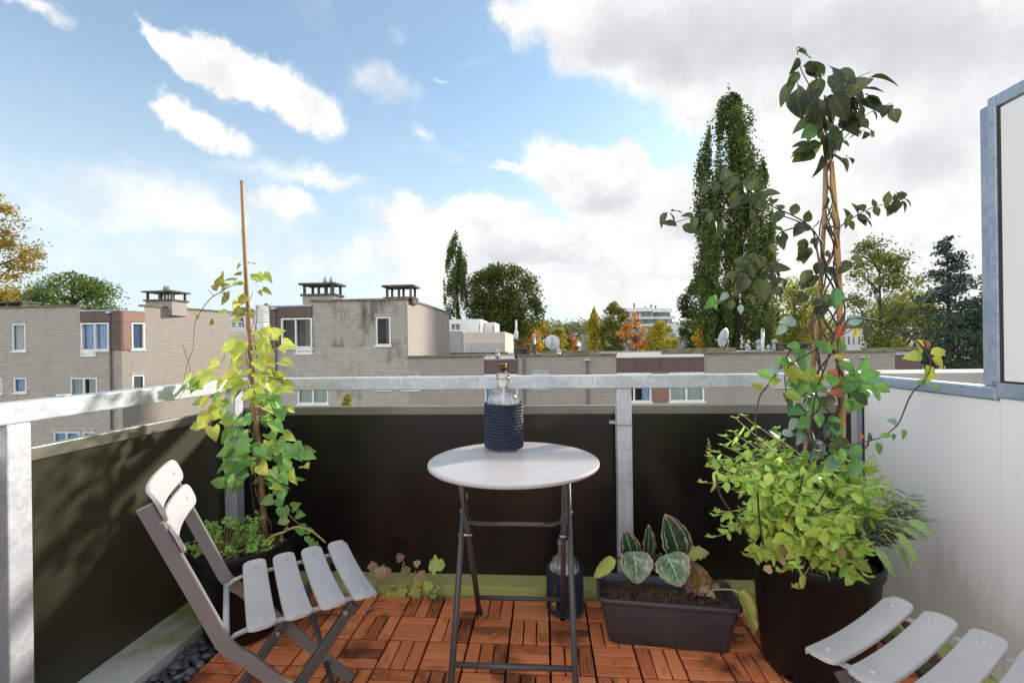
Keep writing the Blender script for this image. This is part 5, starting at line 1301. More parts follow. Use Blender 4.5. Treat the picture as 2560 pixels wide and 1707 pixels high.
def lmeshes(kind, mat, n=4, nu=4, nv=6):
    out = []
    for k in range(n):
        me = leafmesh(kind, k, nu, nv).mesh('leaf_' + kind); me.materials.append(M[mat]); out.append(me)
    return out
def orient(d, up):
    y = Vector(d).normalized(); z = Vector(up); z = z - y * z.dot(y)
    if z.length < 1e-4: z = y.orthogonal()
    z.normalize(); x = y.cross(z); return Matrix((x, y, z)).transposed()
def leaf(me, root, pos, d, up, s, name='leaf', off=None, label=None):
    o = bpy.data.objects.new(name, random.choice(me) if isinstance(me, list) else me); COL.objects.link(o); o.parent = root
    m4 = orient(d, up).to_4x4() @ Matrix.Diagonal((s * random.uniform(.85, 1.15), s, s, 1)); m4.translation = Vector(pos) - Vector(off or world_loc(root)); o.matrix_local = m4
    if label: o['label'] = label
    return o
class LeafStuff:
    """leaves past the limit, joined"""
    def __init__(s, kind, nu=2, nv=4): s.src = [leafmesh(kind, k, nu, nv) for k in range(4)]; s.m = MB()
    def add(s, pos, d, up, sc):
        src = random.choice(s.src); R_ = orient(d, up) * sc; b = len(s.m.v); p = Vector(pos)
        s.m.v += [tuple(R_ @ Vector(v) + p) for v in src.v]; s.m.f += [tuple(b + i for i in f) for f in src.f]; s.m.uv += src.uv; s.m.smooth += src.smooth
    def build(s, name, mat, root): o = s.m.build(name, mat, root); o['kind'] = 'stuff'; return o
def rv(a=1.): return Vector((random.uniform(-a, a), random.uniform(-a, a), random.uniform(-a, a)))
def cane(label, pts, r0, r1, mat, nodes=9):
    t = thing('bamboo_cane', label, 'bamboo cane', pts[0]); P = spline(pts, 14); n = len(P); m_ = MB()
    rad = []
    for i in range(n):
        q = i / (n - 1); r = r0 + (r1 - r0) * q; k = (q * nodes) % 1.0; rad.append(r * (1.14 if k < .04 or k > .97 else 1 - .02 * sin(pi * k)))
    m_.tube(P, rad, 12); m_.build('culm', mat, t); return P
# --- ivy on its cane
YI = 1.775
Pi = cane('single bamboo cane rising out of the ivy at the left, tip bare against the sky', [DY(610, 1262, YI), DY(604, 1150, YI), DY(596, 1060, YI), DY(582, 900, YI - .01), DY(573, 760, YI - .02), DY(563, 600, YI - .03), DY(555, 415, YI - .04)], .0115, .0068, 'bamboo_dark')
iv = thing('climbing_ivy', 'yellow-green ivy climbing the single cane in the left black pot', 'ivy', (IP[0], IP[1], .3))
HY = lmeshes('heart', 'l_ivy_yellow'); HG = lmeshes('heart', 'l_ivy_green'); HO = lmeshes('heart', 'l_ivy_old')
def cane_at(y):   # x of the cane in D pixels
    return float(np.interp(y, [415, 600, 760, 900, 1060, 1150, 1262], [555, 563, 573, 582, 596, 604, 610]))
for s_ in range(4):
    P = []
    for k in range(60):
        y = 1250 - k * (610 / 59.) * (1 - .05 * s_); w = 11 + 5 * sin(k * .31 + s_)
        P.append(DY(cane_at(y) + w * sin(k * .42 + s_ * 1.7), y, YI - .02 + .02 * cos(k * .42 + s_ * 1.7)))
    m_ = MB(); m_.tube(P, [.0026 - .0014 * k / 59 for k in range(60)], 6, caps=False); m_.build('stem', 'ivy_stem', iv)
def stem_line(root, pts, Y, r0, r1, mat, mbk=None):
    P = spline([DY(x, y, Y if not isinstance(Y, (list, tuple)) else Y[i]) for i, (x, y) in enumerate(pts)], 5); n = len(P)
    m_ = MB(); m_.tube(P, [r0 + (r1 - r0) * i / (n - 1) for i in range(n)], 6, caps=False); m_.build('stem', mat, root); return P
SP = lambda lst: [(x / K, y / K) for x, y in lst]
P1 = stem_line(iv, SP([(588, 712), (572, 717), (552, 730), (533, 741), (515, 759), (500, 782), (488, 804), (485, 831), (483, 875)]), YI - .06, .0022, .0012, 'ivy_stem')
stem_line(iv, SP([(483, 875), (476, 888), (468, 915), (460, 950)]), YI - .06, .0013, .0009, 'ivy_stem')
stem_line(iv, SP([(458, 863), (466, 892), (476, 920), (470, 940)]), YI - .06, .0012, .0009, 'ivy_stem')
stem_line(iv, SP([(535, 741), (524, 728), (519, 724)]), YI - .06, .0012, .0008, 'ivy_stem')
stem_line(iv, [(622, 1095), (630, 1120), (640, 1150), (655, 1170), (672, 1190), (700, 1215), (705, 1222)], YI - .05, .0018, .0012, 'pale_stem')
stem_line(iv, [(575, 1245), (585, 1180), (575, 1100), (590, 1040)], YI + .02, .0015, .0012, 'ivy_stem')
stem_line(iv, [(560, 1260), (600, 1180), (625, 1110)], YI + .03, .0015, .0012, 'ivy_stem')
IV_R = [(628, 22, 30, 6), (650, 45, 40, 9), (700, 48, 38, 12), (735, 35, 40, 5), (775, 60, 50, 8), (800, 78, 75, 15), (850, 85, 65, 22), (880, 130, 62, 26), (920, 120, 66, 26), (955, 110, 60, 15), (1010, 85, 90, 24), (1050, 75, 105, 32), (1085, 85, 80, 24), (1108, 80, 70, 12)]
nl = 0
for (y, wl, wr, n) in IV_R:
    for k in range(n):
        yy = y + random.uniform(-24, 24); q = random.uniform(-1, 1); q = (abs(q) ** 1.15) * (1 if q > 0 else -1) * random.choice((1, 1, 1.15))
        cx_ = cane_at(yy); x = cx_ + (wr if q > 0 else wl) * q; dY = random.uniform(-.12, .08) * (1 - .2 * abs(q))
        p = DY(x, yy, YI - .02 + dY)
        side = Vector((1 if q > 0 else -1, 0, 0))
        d = (side * random.uniform(.3, 1.) + Vector((0, random.uniform(-.8, .3), random.uniform(-.9, .15)))).normalized()
        up = Vector((random.uniform(-.4, .6), -random.uniform(.2, 1.), random.uniform(.4, 1.1)))
        s = random.uniform(.030, .062) * (1.10 if 780 < yy < 1100 else .85)
        if yy < 735: me = HO if random.random() < .6 else HY
        elif yy < 915: me = HY if random.random() < .82 else (HO if random.random() < .4 else HG)
        elif yy < 985: me = HY if random.random() < .45 else HG
        else: me = HG if random.random() < .82 else HY
        leaf(me, iv, p, d, up, s); nl += 1
        # petiole
for (x, y, dx_, dz, s, me) in ((530, 955, -.1, -1, .062, HG), (472, 965, -.8, -.6, .055, HY), (490, 980, .2, -1, .06, HY), (462, 976, -1, -.2, .05, HY), (515, 1108, -1, .05, .062, HG), (626, 1145, -.3, -.1, .048, HG), (650, 1165, .2, -1, .055, HG), (648, 1150, -.8, -.2, .045, HG), (672, 1165, .4, .2, .045, HG), (682, 1180, .9, .0, .036, HG),
                               (660, 1190, -.6, -.3, .045, HG), (700, 1215, -1, .1, .045, HG), (706, 1218, .6, .1, .03, HG), (505, 655, .2, 1, .045, HO), (510, 660, .9, .4, .035, HO), (500, 662, -.8, .3, .032, HO), (520, 672, .3, -.8, .03, HO), (488, 745, .1, 1, .025, HO), (455, 725, -.1, -1, .018, HO), (590, 642, .9, .15, .035, HG),
                               (700, 1035, 1, .05, .045, HG), (685, 1040, .3, 1, .035, HY), (455, 875, -.6, -.9, .06, HG), (470, 860, -.4, -.9, .062, HY), (500, 840, -.9, .1, .05, HY), (650, 790, .9, -.2, .06, HY), (625, 770, .8, .3, .06, HY)):
    leaf(me, iv, DY(x, y, YI - .06), Vector((dx_, -.15, dz)), Vector((.2, -1, .35)), s)
# withered stem trailing over the rim
P = spline([DY(590, 1262, 1.70), DY(600, 1250, 1.66), DY(628, 1230, 1.64), DY(650, 1222, 1.64), DY(680, 1210, 1.66), DY(708, 1216, 1.68), DY(728, 1228, 1.68), DY(748, 1246, 1.68)], 5)
m_ = MB(); m_.tube(P, [.0055 - .0025 * i / (len(P) - 1) for i in range(len(P))], 8); m_.build('withered_stem', 'pale_stem', iv)
P = spline([DY(505, 1292, 1.60), DY(540, 1272, 1.62), DY(570, 1258, 1.64), DY(600, 1248, 1.66)], 5); m_ = MB(); m_.tube(P, .004, 8); m_.build('withered_stem', 'dry', iv)
DRY = lmeshes('lobed', 'l_dry', 3)
for k in range(34):
    x = random.uniform(560, 668); y = 1268 - (x - 560) * .42 + random.uniform(-12, 10); leaf(DRY, iv, DY(x, y, 1.65), rv(), rv() + Vector((0, 0, .8)), random.uniform(.012, .026), 'dry_leaf')
for (x, y, s) in ((716, 1236, .035), (726, 1244, .03), (720, 1250, .028), (706, 1232, .03)): leaf(HG, iv, DY(x, y, 1.67), Vector((random.uniform(-.5, .5), -.2, -1)), Vector((0, -1, .4)), s)
# parsley
pa_ = thing('parsley_plant', 'bushy green parsley growing at the left side of the ivy pot', 'parsley', (IP[0] - .06, IP[1] - .04, .3))
st = MB(); lf = MB()
for k in range(120):
    a = random.uniform(0, 2 * pi); q = sqrt(random.random())
    b0 = Vector((IP[0] - .045 + .03 * q * cos(a), IP[1] - .03 + .03 * q * sin(a), .305))
    if k < 86: tx, ty = 532 + 72 * q * cos(a), 1226 + 44 * q * sin(a) + 8
    elif k < 104: tx, ty = 448 + 32 * q * cos(a), 1262 + 18 * q * sin(a)
    else: tx, ty = 608 + random.uniform(-20, 12), 1262 + random.uniform(-28, 22)
    if k >= 118: tx, ty = 575 + (k - 118) * 18, 1185
    e = DY(tx, ty, 1.66 + random.uniform(-.06, .08)); mid = (b0 + e) / 2 + Vector((0, 0, .02))
    st.tube(spline([b0, mid, e], 3), .0011, 4, caps=False)
    for c_ in range(3):
        cpos = e + rv(.014)
        for l in range(5):
            d = (rv() + (cpos - b0).normalized() * .6).normalized(); up = Vector((random.uniform(-.5, .5), -.5, 1)); R_ = orient(d, up); s = random.uniform(.006, .0105)
            pts = [(0, 0, 0), (-.35, .45, .05), (-.75, .8, 0), (-.3, .85, .04), (-.25, 1.25, -.05), (.0, .95, .03), (.25, 1.25, -.05), (.3, .85, .04), (.75, .8, 0), (.35, .45, .05)]
            w = [R_ @ (Vector(p) * s) + cpos for p in pts]
            lf.face([w[0], w[8], w[9]][:3] if False else [w[9], w[8], w[7], w[5], w[0]]); lf.face([w[7], w[6], w[5]]); lf.face([w[5], w[4], w[3]]); lf.face([w[5], w[3], w[2], w[1], w[0]])
st.build('stem', 'pale_stem', pa_); o = lf.build('foliage', 'l_parsley', pa_); o['kind'] = 'stuff'

# --- the vine in the basil pot
YV = 1.66
PR = cane('right-hand thick golden bamboo cane of the pair in the basil pot', [DY(1942, 1290, YV), DY(1940, 1180, YV), DY(1936, 1045, YV), DY(1931, 800, YV - .01), DY(1925, 600, YV - .02), DY(1917, 470, YV - .03), DY(1910, 372, YV - .04)], .0118, .0080, 'bamboo', 5)
PL_ = cane('left-hand slimmer bamboo cane of the pair in the basil pot', [DY(1838, 1290, YV - .02), DY(1846, 1091, YV - .02), DY(1862, 900, YV - .02), DY(1876, 750, YV - .02), DY(1885, 645, YV - .02), DY(1893, 500, YV - .03), DY(1896, 372, YV - .04)], .0082, .0068, 'bamboo_dark', 6)
vn = thing('climbing_vine', 'dark-leaved evergreen vine twining up the pair of bamboo canes', 'vine', (BP[0], BP[1], .36))
VD = lmeshes('oval', 'l_vine'); VG = lmeshes('oval', 'l_vine_green'); VY = lmeshes('oval', 'l_vine_yellow'); VP = lmeshes('oval', 'l_vine_pale'); VR = lmeshes('oval', 'l_red', 2)
def cxR(y): return float(np.interp(y, [372, 470, 600, 800, 1045], [1910, 1917, 1925, 1931, 1936]))
def cxL(y): return float(np.interp(y, [372, 500, 645, 750, 900, 1091, 1290], [1896, 1893, 1885, 1876, 1862, 1846, 1838]))
for s_ in range(6):
    P = []
    for k in range(70):
        q = k / 69; y = (1180 if s_ < 5 else 800) - q * (960 if s_ < 5 else 560); a = k * (.33 + .03 * s_) + s_ * 1.3
        c0, c1 = cxL(max(y, 372)), cxR(max(y, 372)); cm = (c0 + c1) / 2 if s_ < 3 or s_ == 5 else (c0 if s_ == 3 else c1)
        P.append(DY(cm + (abs(c1 - c0) * .34 + 6) * sin(a) * (1 if s_ < 3 else .55), y, YV - .02 + .022 * cos(a)))
    m_ = MB(); m_.tube(P, [.0040 - .0024 * k / 69 for k in range(70)], 7, caps=False); m_.build('stem', 'vine_stem', vn)
BR = {
 'a': ([(1890, 660), (1874, 560), (1862, 523), (1821, 495), (1777, 476), (1742, 451), (1698, 428), (1654, 419), (1609, 419)], YV - .12, .0030),
 'b': ([(1862, 520), (1800, 497), (1729, 479), (1666, 481), (1609, 493), (1575, 504), (1545, 512)], YV - .14, .0022),
 'c': ([(1890, 560), (1857, 522), (1799, 531), (1777, 553), (1736, 594), (1709, 610), (1690, 640)], YV - .16, .0028),
 'c2': ([(1800, 640), (1770, 665), (1720, 680), (1680, 688), (1655, 692)], YV - .16, .0016),
 'd': ([(1925, 548), (1928, 523), (1963, 498), (1991, 482), (2032, 469), (2063, 462), (2080, 455)], YV - .08, .0022),
 'e': ([(1905, 380), (1928, 333), (1960, 295), (1981, 270), (2019, 248), (2050, 236)], YV - .08, .0020),
 'e2': ([(1950, 318), (1975, 300), (1995, 305), (2010, 298)], YV - .07, .0014),
 'h1': ([(1896, 372), (1890, 300), (1870, 220), (1840, 160), (1830, 110)], YV - .06, .0028),
 'h2': ([(1905, 372), (1915, 280), (1930, 220), (1970, 180), (2000, 165)], YV - .06, .0024),
 'f': ([(1935, 760), (1952, 732), (1998, 734), (2024, 740), (2065, 758), (2101, 779), (2128, 810), (2137, 829), (2135, 851), (2117, 881), (2101, 895), (2088, 915), (2077, 942), (2065, 970), (2048, 988), (2022, 1005), (1978, 1016), (1944, 1022), (1883, 1022), (1850, 1010)], YV - .16, .0034),
 'g': ([(1905, 690), (1878, 728), (1857, 753), (1832, 777), (1818, 799), (1791, 846), (1764, 884), (1745, 911), (1739, 941), (1735, 968), (1738, 1000), (1744, 1040)], YV - .14, .0036),
 'h': ([(1935, 735), (1925, 755), (1884, 796), (1846, 818), (1813, 840), (1803, 865), (1806, 900), (1815, 960), (1830, 1040)], YV - .12, .0030),
 'i': ([(1940, 720), (1915, 770), (1900, 830), (1875, 900), (1862, 980), (1850, 1060)], YV - .10, .0040),
 'j': ([(1925, 780), (1922, 850), (1926, 930), (1900, 980), (1880, 1080)], YV - .08, .0030),
 'k': ([(1935, 770), (1965, 752), (1985, 745)], YV - .12, .0016)}
BP_ = {}
for k_, (pts, Yb, r0) in BR.items(): BP_[k_] = stem_line(vn, pts, Yb, r0, r0 * .45, 'vine_stem')
def leafpairs(P, meshes, s0, s1, step=3, start=0, droop=.6, prob=1.):
    n = len(P)
    for i in range(start, n - 1, step):
        t_ = (P[min(i + 1, n - 1)] - P[i - 1 if i else 0]).normalized(); side = t_.cross(Vector((0, -1, .3))).normalized()
        for sg in (-1, 1):
            if random.random() > prob: continue
            d = (side * sg * .9 + t_ * .35 + Vector((0, random.uniform(-.5, .3), -droop * random.uniform(.4, 1.3)))).normalized()
            leaf(meshes, vn, P[i], d, Vector((random.uniform(-.5, .5), -.7, random.uniform(.2, 1))), random.uniform(s0, s1))
leafpairs(BP_['a'], VD, .032, .052, 3, 12, .5, .75); leafpairs(BP_['b'], VD, .028, .044, 4, 6, .5, .5); leafpairs(BP_['c'], VD, .034, .054, 3, 10, .7, .7)
leafpairs(BP_['c2'], VD, .026, .040, 3, 0, .8, .7); leafpairs(BP_['d'], VD, .030, .046, 3, 8, .5, .9); leafpairs(BP_['e'], VD, .026, .042, 4, 6, .5, .8); leafpairs(BP_['e2'], VD, .018, .028, 4, 4, .5)
for (x, y, n, r, Yb, me, s) in ((1535, 485, 5, 8, YV - .15, VD, .05), (1560, 520, 4, 10, YV - .15, VD, .048), (1740, 612, 12, 32, YV - .17, VD, .068), (1700, 420, 7, 30, YV - .12, VD, .055), (1640, 495, 5, 20, YV - .14, VD, .05), (1735, 455, 6, 18, YV - .12, VD, .06), (1700, 690, 4, 34, YV - .16, VP, .030), (1645, 690, 4, 14, YV - .15, VG, .048),
                               (1885, 525, 8, 26, YV - .08, VD, .052), (1900, 470, 4, 22, YV - .06, VD, .04), (1885, 585, 9, 30, YV - .06, VD, .05), (1880, 640, 8, 30, YV - .06, VD, .052), (1955, 600, 8, 24, YV - .06, VD, .045), (1850, 560, 6, 26, YV - .08, VD, .045), (2062, 462, 5, 10, YV - .08, VD, .045), (1962, 500, 5, 12, YV - .08, VD, .048), (2050, 245, 5, 9, YV - .08, VD, .04), (2000, 305, 3, 6, YV - .07, VD, .03),
                               (1840, 150, 10, 26, YV - .07, VD, .062), (1890, 190, 16, 42, YV - .06, VD, .072), (1910, 240, 16, 46, YV - .05, VD, .072), (1960, 215, 12, 38, YV - .06, VD, .068), (1995, 180, 4, 12, YV - .06, VD, .075), (1830, 195, 5, 14, YV - .07, VD, .072), (1900, 285, 13, 34, YV - .05, VD, .062), (1890, 335, 13, 32, YV - .06, VD, .066), (1880, 300, 5, 24, YV - .05, VG, .05), (1930, 365, 4, 16, YV - .05, VD, .045), (1830, 112, 3, 8, YV - .07, VD, .048),
                               (1900, 690, 6, 24, YV - .10, VD, .055), (1925, 672, 3, 12, YV - .10, VG, .058)):
    for k in range(max(2, int(n * .68))):
        a = random.uniform(0, 2 * pi); q = sqrt(random.random()); p = DY(x + r * q * cos(a), y + r * q * sin(a), Yb + random.uniform(-.05, .05))
        d = Vector((cos(a) * .8, random.uniform(-.6, .4), -abs(sin(a)) * .8 + random.uniform(-.4, .5))); leaf(me, vn, p, d, Vector((random.uniform(-.6, .6), -.6, random.uniform(.1, 1))), s * random.uniform(.75, 1.2) * (1.15 if y < 360 else 1))
# arcs
for (x, y, dx_, dz, s, me) in ((2101, 779, .5, -.8, .055, VY), (2118, 815, -1, -.1, .055, VY), (2128, 838, .1, -1, .060, VY), (2137, 812, .7, .2, .045, VY), (2140, 822, .8, -.5, .05, VY), (2132, 800, -.2, .6, .03, VR), (2126, 884, -.6, .3, .035, VG), (2140, 886, .8, -.2, .028, VG), (2060, 972, -.6, .3, .034, VP), (2072, 985, .3, -1, .034, VG), (2050, 995, .2, -1, .022, VG), (2022, 1000, .5, .1, .03, VG),
                               (2012, 1015, .3, -1, .04, VG), (1995, 1015, .1, .8, .03, VD), (1965, 1018, -.2, -1, .058, VG), (1930, 1028, .0, -1, .055, VG), (1910, 1018, .9, .2, .055, VD), (1975, 1010, .1, .9, .028, VR), (1985, 745, .3, -1, .05, VD), (1968, 752, -.1, -1, .034, VY), (1945, 742, .7, .3, .05, VP), (1930, 745, -.1, -.9, .045, VR), (1830, 740, -.9, .1, .05, VP), (1805, 745, -.7, -.7, .045, VP),
                               (1850, 672, -.2, -.2, .05, VD), (1838, 795, -.9, .1, .04, VG), (1815, 830, -.8, .0, .045, VG), (1790, 845, -.9, -.3, .04, VP), (1755, 892, -.9, .4, .04, VY), (1765, 882, .6, .3, .04, VY), (1936, 900, -.4, .0, .045, VR), (1925, 862, -.7, .4, .035, VR)):
    leaf(me, vn, DY(x, y, YV - .16), Vector((dx_, -.2, dz)), Vector((.2, -1, .4)), s)
for k in range(66):
    y = random.uniform(800, 1075); x = random.gauss(1875 + 20 * sin(y * .02), 52)
    if not 1745 < x < 1995: continue
    if y > 900: me = random.choice([VG, VD, VP, VY, VG, VG])
    else: me = random.choice([VG, VG, VY, VG, VY])
    leaf(me, vn, DY(x, y, YV - .10 + random.uniform(-.07, .09)), Vector((random.uniform(-1, 1), random.uniform(-.7, .3), random.uniform(-1, .5))), Vector((random.uniform(-.6, .6), -.7, random.uniform(.2, 1))), random.uniform(.042, .070))
for (x, y, n) in ((1962, 865, 9), (1955, 915, 5), (1825, 870, 6), (1985, 880, 4)):
    for k in range(n): leaf(VG, vn, DY(x + random.uniform(-22, 22), y + random.uniform(-24, 24), YV - .10 + random.uniform(-.04, .04)), Vector((random.uniform(-1, 1), -.3, random.uniform(-1, .5))), Vector((random.uniform(-.5, .5), -1, .5)), random.uniform(.045, .062))

# --- basil
ba = thing('basil_plant', 'large sprawling bright green basil filling the tall black pot', 'basil', (BP[0], BP[1], .34))
BL = lmeshes('basil', 'l_basil', 4); BY_ = lmeshes('basil', 'l_basil_yellow', 3)
stf = LeafStuff('basil', 2, 5); stem_mb = MB(); twig = MB(); allleaves = []
def dome(u, v):     # D-pixel outline of the bush
    return 1840 + 210 * u, 1150 + 150 * v
outline = [(1632, 1060, -.02), (1655, 1010, .0), (1690, 985, .02), (1700, 1040, 0), (1740, 1010, .05), (1785, 1040, .03), (1830, 1065, .03), (1880, 1040, .04), (1860, 1090, -.08), (1920, 1060, .02), (1960, 1060, .02), (1990, 1085, .0), (2020, 1085, .0), (2045, 1120, -.02),
           (1660, 1110, -.08), (1700, 1100, -.12), (1750, 1090, -.12), (1800, 1100, -.14), (1850, 1130, -.18), (1900, 1110, -.16), (1950, 1120, -.16), (1995, 1130, -.12), (1720, 1160, -.18), (1780, 1160, -.20), (1840, 1190, -.24), (1900, 1180, -.24), (1960, 1190, -.22), (2010, 1180, -.16), (2040, 1170, -.08),
           (1650, 1170, -.06), (1690, 1210, -.10), (1740, 1220, -.18), (1800, 1230, -.22), (1860, 1250, -.25), (1930, 1250, -.24), (1990, 1250, -.20), (1720, 1270, -.14), (1770, 1285, -.20), (1840, 1300, -.22), (1920, 1310, -.22), (1975, 1300, -.2), (1890, 1210, -.26), (1820, 1020, .06), (1745, 1130, -.1), (1640, 1075, 0), (1670, 1060, .02), (1725, 1050, .04),
           (1765, 1060, .02), (1805, 1065, .0), (1870, 1075, .02), (1945, 1085, .0), (1980, 1110, -.04), (2035, 1140, -.05), (1780, 1200, -.2), (1930, 1210, -.24), (1700, 1185, -.12)]
for rep in range(3):
  for (tx, ty, dYp) in outline:
    tx2, ty2 = tx + random.gauss(0, 10) * (1 + rep), ty + random.gauss(0, 9) * (1 + rep) + (rep * 8)
    e = DY(tx2, ty2, 1.60 + dYp + random.uniform(-.04, .04) + rep * .02)
    b0 = Vector((BP[0] + random.uniform(-.11, .11), BP[1] + random.uniform(-.11, .11), .345)); h = e - b0
    mid = b0 + h * .5 + Vector((0, 0, .06 + .05 * random.random())) - Vector((h.x, h.y, 0)) * .12
    P = spline([b0, mid, e], 8); stem_mb.tube(P, [.0030 - .0020 * i / 16 for i in range(len(P))], 5, caps=False)
    n = len(P)
    for i in range(5, n, 2 if rep == 0 else 3):
        q = i / (n - 1); t_ = (P[i] - P[i - 1]).normalized(); a = random.uniform(0, pi)
        s1 = t_.orthogonal().normalized(); s2 = t_.cross(s1); yel = ty2 > 1180 and random.random() < .26 or random.random() < .05
        for sg in (0, pi):
            w = s1 * cos(a + sg) + s2 * sin(a + sg)
            size = random.uniform(.032, .062) * (1.15 - .40 * q) * (1.15 if yel else 1)
            d = (w + t_ * .35 + Vector((0, -.1, -.25 if not yel else -1.1))).normalized()
            allleaves.append((P[i].copy(), d, Vector((0, -.25, 1)) + rv(.3) if not yel else Vector((random.uniform(-.6, .6), -1, .3)), size, yel))
    for k in range(5):    # the crowded tip
        a = 2 * pi * k / 5 + random.random(); allleaves.append((P[-1], Vector((cos(a), sin(a), .55)), Vector((0, 0, 1)), random.uniform(.014, .024), False))
    if rep == 0 and random.random() < .35:   # flower spike
        tp = P[-1] + Vector((random.uniform(-.012, .012), random.uniform(-.01, .01), .058)); stem_mb.tube([P[-1], (P[-1] + tp) / 2 + Vector((.002, 0, 0)), tp], [.0013, .0011, .0007], 5, caps=False)
        for k in range(8):
            a0 = k * 1.57 + random.random() * .6; pk = P[-1].lerp(tp, k / 7)
            for sg in (0, pi): allleaves.append((pk, Vector((cos(a0 + sg), sin(a0 + sg), .5)), Vector((0, 0, 1)), .0155 * (1.1 - .09 * k) * random.uniform(.8, 1.2), k > 5))
allleaves.sort(key=lambda L_: -L_[3] * (1.5 if L_[0].y < 1.5 else 1) / L_[0].y)
for k, (p, d, up, s, yel) in enumerate(allleaves):
    if k < 300: leaf(BY_ if yel else BL, ba, p, d, up, s)
    else: stf.add(p, d, up, s)
stf.build('foliage', 'l_basil', ba); stem_mb.build('stem', 'pale_stem', ba)
for pts in ([(1960, 1165), (1930, 1195), (1900, 1225), (1870, 1260), (1830, 1310)], [(1965, 1150), (1920, 1165), (1880, 1190), (1850, 1230), (1815, 1290)], [(1645, 1090), (1655, 1140), (1700, 1200), (1740, 1260), (1770, 1300)], [(1845, 1090), (1830, 1150), (1800, 1210), (1790, 1290)], [(1740, 1130), (1745, 1200), (1760, 1290)], [(1900, 1120), (1860, 1180), (1800, 1240)]):
    twig.tube(spline([DY(x, y, 1.40 + .0008 * (y - 1150)) for x, y in pts], 5), .0028, 6, caps=False)
twig.build('woody_stem', 'vine_stem', ba)
for k in range(10): leaf(DRY, ba, DY(random.uniform(1740, 1990), random.uniform(1250, 1310), 1.45), rv(), Vector((0, -1, .5)), random.uniform(.02, .035), 'dry_leaf')
# --- sage beside it
sg_ = thing('sage_plant', 'grey-green sage leaning out between basil and white screen', 'sage', (1.03, 1.60, .36))
SL = lmeshes('lance', 'l_sage', 4); SB = lmeshes('lance', 'l_sage_big', 3, 4, 7)
for (tx, ty) in ((2085, 1140), (2060, 1175), (2100, 1165), (2075, 1205), (2045, 1215), (2110, 1195), (2030, 1240), (2020, 1190), (2060, 1150), (2090, 1225), (2000, 1235)):
    e = DY(tx, ty, 1.50 + random.uniform(-.03, .05)); b0 = Vector((BP[0] + .11, BP[1] + random.uniform(-.06, .04), .35)); P = spline([b0, (b0 + e) / 2 + Vector((0, 0, .02)), e], 7); m_ = MB(); m_.tube(P, .0022, 5, caps=False); m_.build('stem', 'pale_stem', sg_)
    for i in range(5, len(P)):
        a0 = random.uniform(0, 6)
        for k in range(2 if i < len(P) - 3 else 4):
            a = a0 + 2 * pi * k / 2.6; w = Vector((cos(a), sin(a), .35)); leaf(SL, sg_, P[i], w + Vector((.3, -.2, 0)), Vector((0, -.2, 1)), random.uniform(.035, .065))
for (x0, y0, x1, y1, Ys) in ((2060, 1190, 2160, 1222, 1.42), (2050, 1205, 2140, 1240, 1.42), (2035, 1215, 2112, 1255, 1.40), (2040, 1200, 2125, 1310, 1.38), (2030, 1225, 2115, 1322, 1.38), (1992, 1238, 2065, 1328, 1.34), (2055, 1170, 2085, 1245, 1.44), (2070, 1150, 2128, 1165, 1.45), (2020, 1270, 2040, 1310, 1.42)):
    a, b = DY(x0 + .22 * (x1 - x0), y0 + .22 * (y1 - y0), Ys), DY(x1, y1, Ys); leaf(SB, sg_, a, b - a, Vector((.1, -.8, .7)), (b - a).length); m_ = MB(); m_.tube([DY(x0 - 18, y0 + 8, Ys + .04), DY(x0, y0, Ys), a], .0014, 5); m_.build('stem', 'pale_stem', sg_)

# --- calathea
cal = thing('calathea_plant', 'calathea with dark striped leaves and browned edges in the planter box', 'calathea', (.42, 1.76, .13))
def bigleaf(x0, y0, x1, y1, width, mat, Yb, up, ysh=0., bend=.10, cup=.25, dry=0.):
    width *= 1.22
    """leaf from base (x0,y0) to tip (x1,y1), both in D pixels"""
    a, b = DY(x0, y0, Yb), DY(x1, y1, Yb + ysh); L_ = (b - a).length; R_ = orient(b - a, up); rows, uvs = [], []
    nu, nv = 10, 14; sd = random.uniform(0, 6)
    for j in range(nv + 1):
        t = j / nv; w = max(.004, sin(pi * (.06 + .94 * t) ** .72) ** .70) * width / 2 / L_; row, uv = [], []
        for i in range(nu + 1):
            s = 2 * i / nu - 1; z = cup * abs(s) ** 1.6 * w - bend * (t * t) + .018 * sin(t * 22 + sd - abs(s) * 2) * abs(s) + dry * .05 * sin(s * 9 + t * 13)
            ww = w * (1 + (.04 + dry * .12) * sin(t * 31 + s * 3 + sd)); row.append(a + R_ @ (Vector((s * ww, t, z)) * L_)); uv.append((.5 + s * .5, t))
        rows.append(row); uvs.append(uv)
    m_ = MB(); m_.quadgrid(rows, uvs); o = m_.build('leaf', mat, cal); sd_ = o.modifiers.new('thickness', 'SOLIDIFY'); sd_.thickness = .0006; return o
F = Vector((0, -1, .15))
bigleaf(1452, 1275, 1436, 1218, .066, 'calathea', 1.80, F); bigleaf(1487, 1282, 1494, 1206, .052, 'calathea', 1.80, F + Vector((.5, 0, 0)))
bigleaf(1562, 1276, 1533, 1182, .100, 'calathea', 1.80, F + Vector((.2, 0, .1))); bigleaf(1456, 1266, 1466, 1342, .098, 'calathea_pale', 1.74, Vector((0, -1, .9)), -.04, .16, .5)
bigleaf(1532, 1272, 1566, 1348, .104, 'calathea_pale', 1.74, Vector((-.3, -1, .9)), -.05, .16, .5, .3); bigleaf(1408, 1280, 1364, 1330, .040, 'l_wilt', 1.72, F, 0, .1, .4)
bigleaf(1570, 1278, 1628, 1262, .058, 'l_wilt', 1.80, Vector((0, -.5, 1)), 0, .2, .4, 1.); bigleaf(1596, 1358, 1586, 1284, .070, 'calathea_brown' if 'calathea_brown' in M else 'l_dry', 1.76, F, 0, .05, .5, 1.)
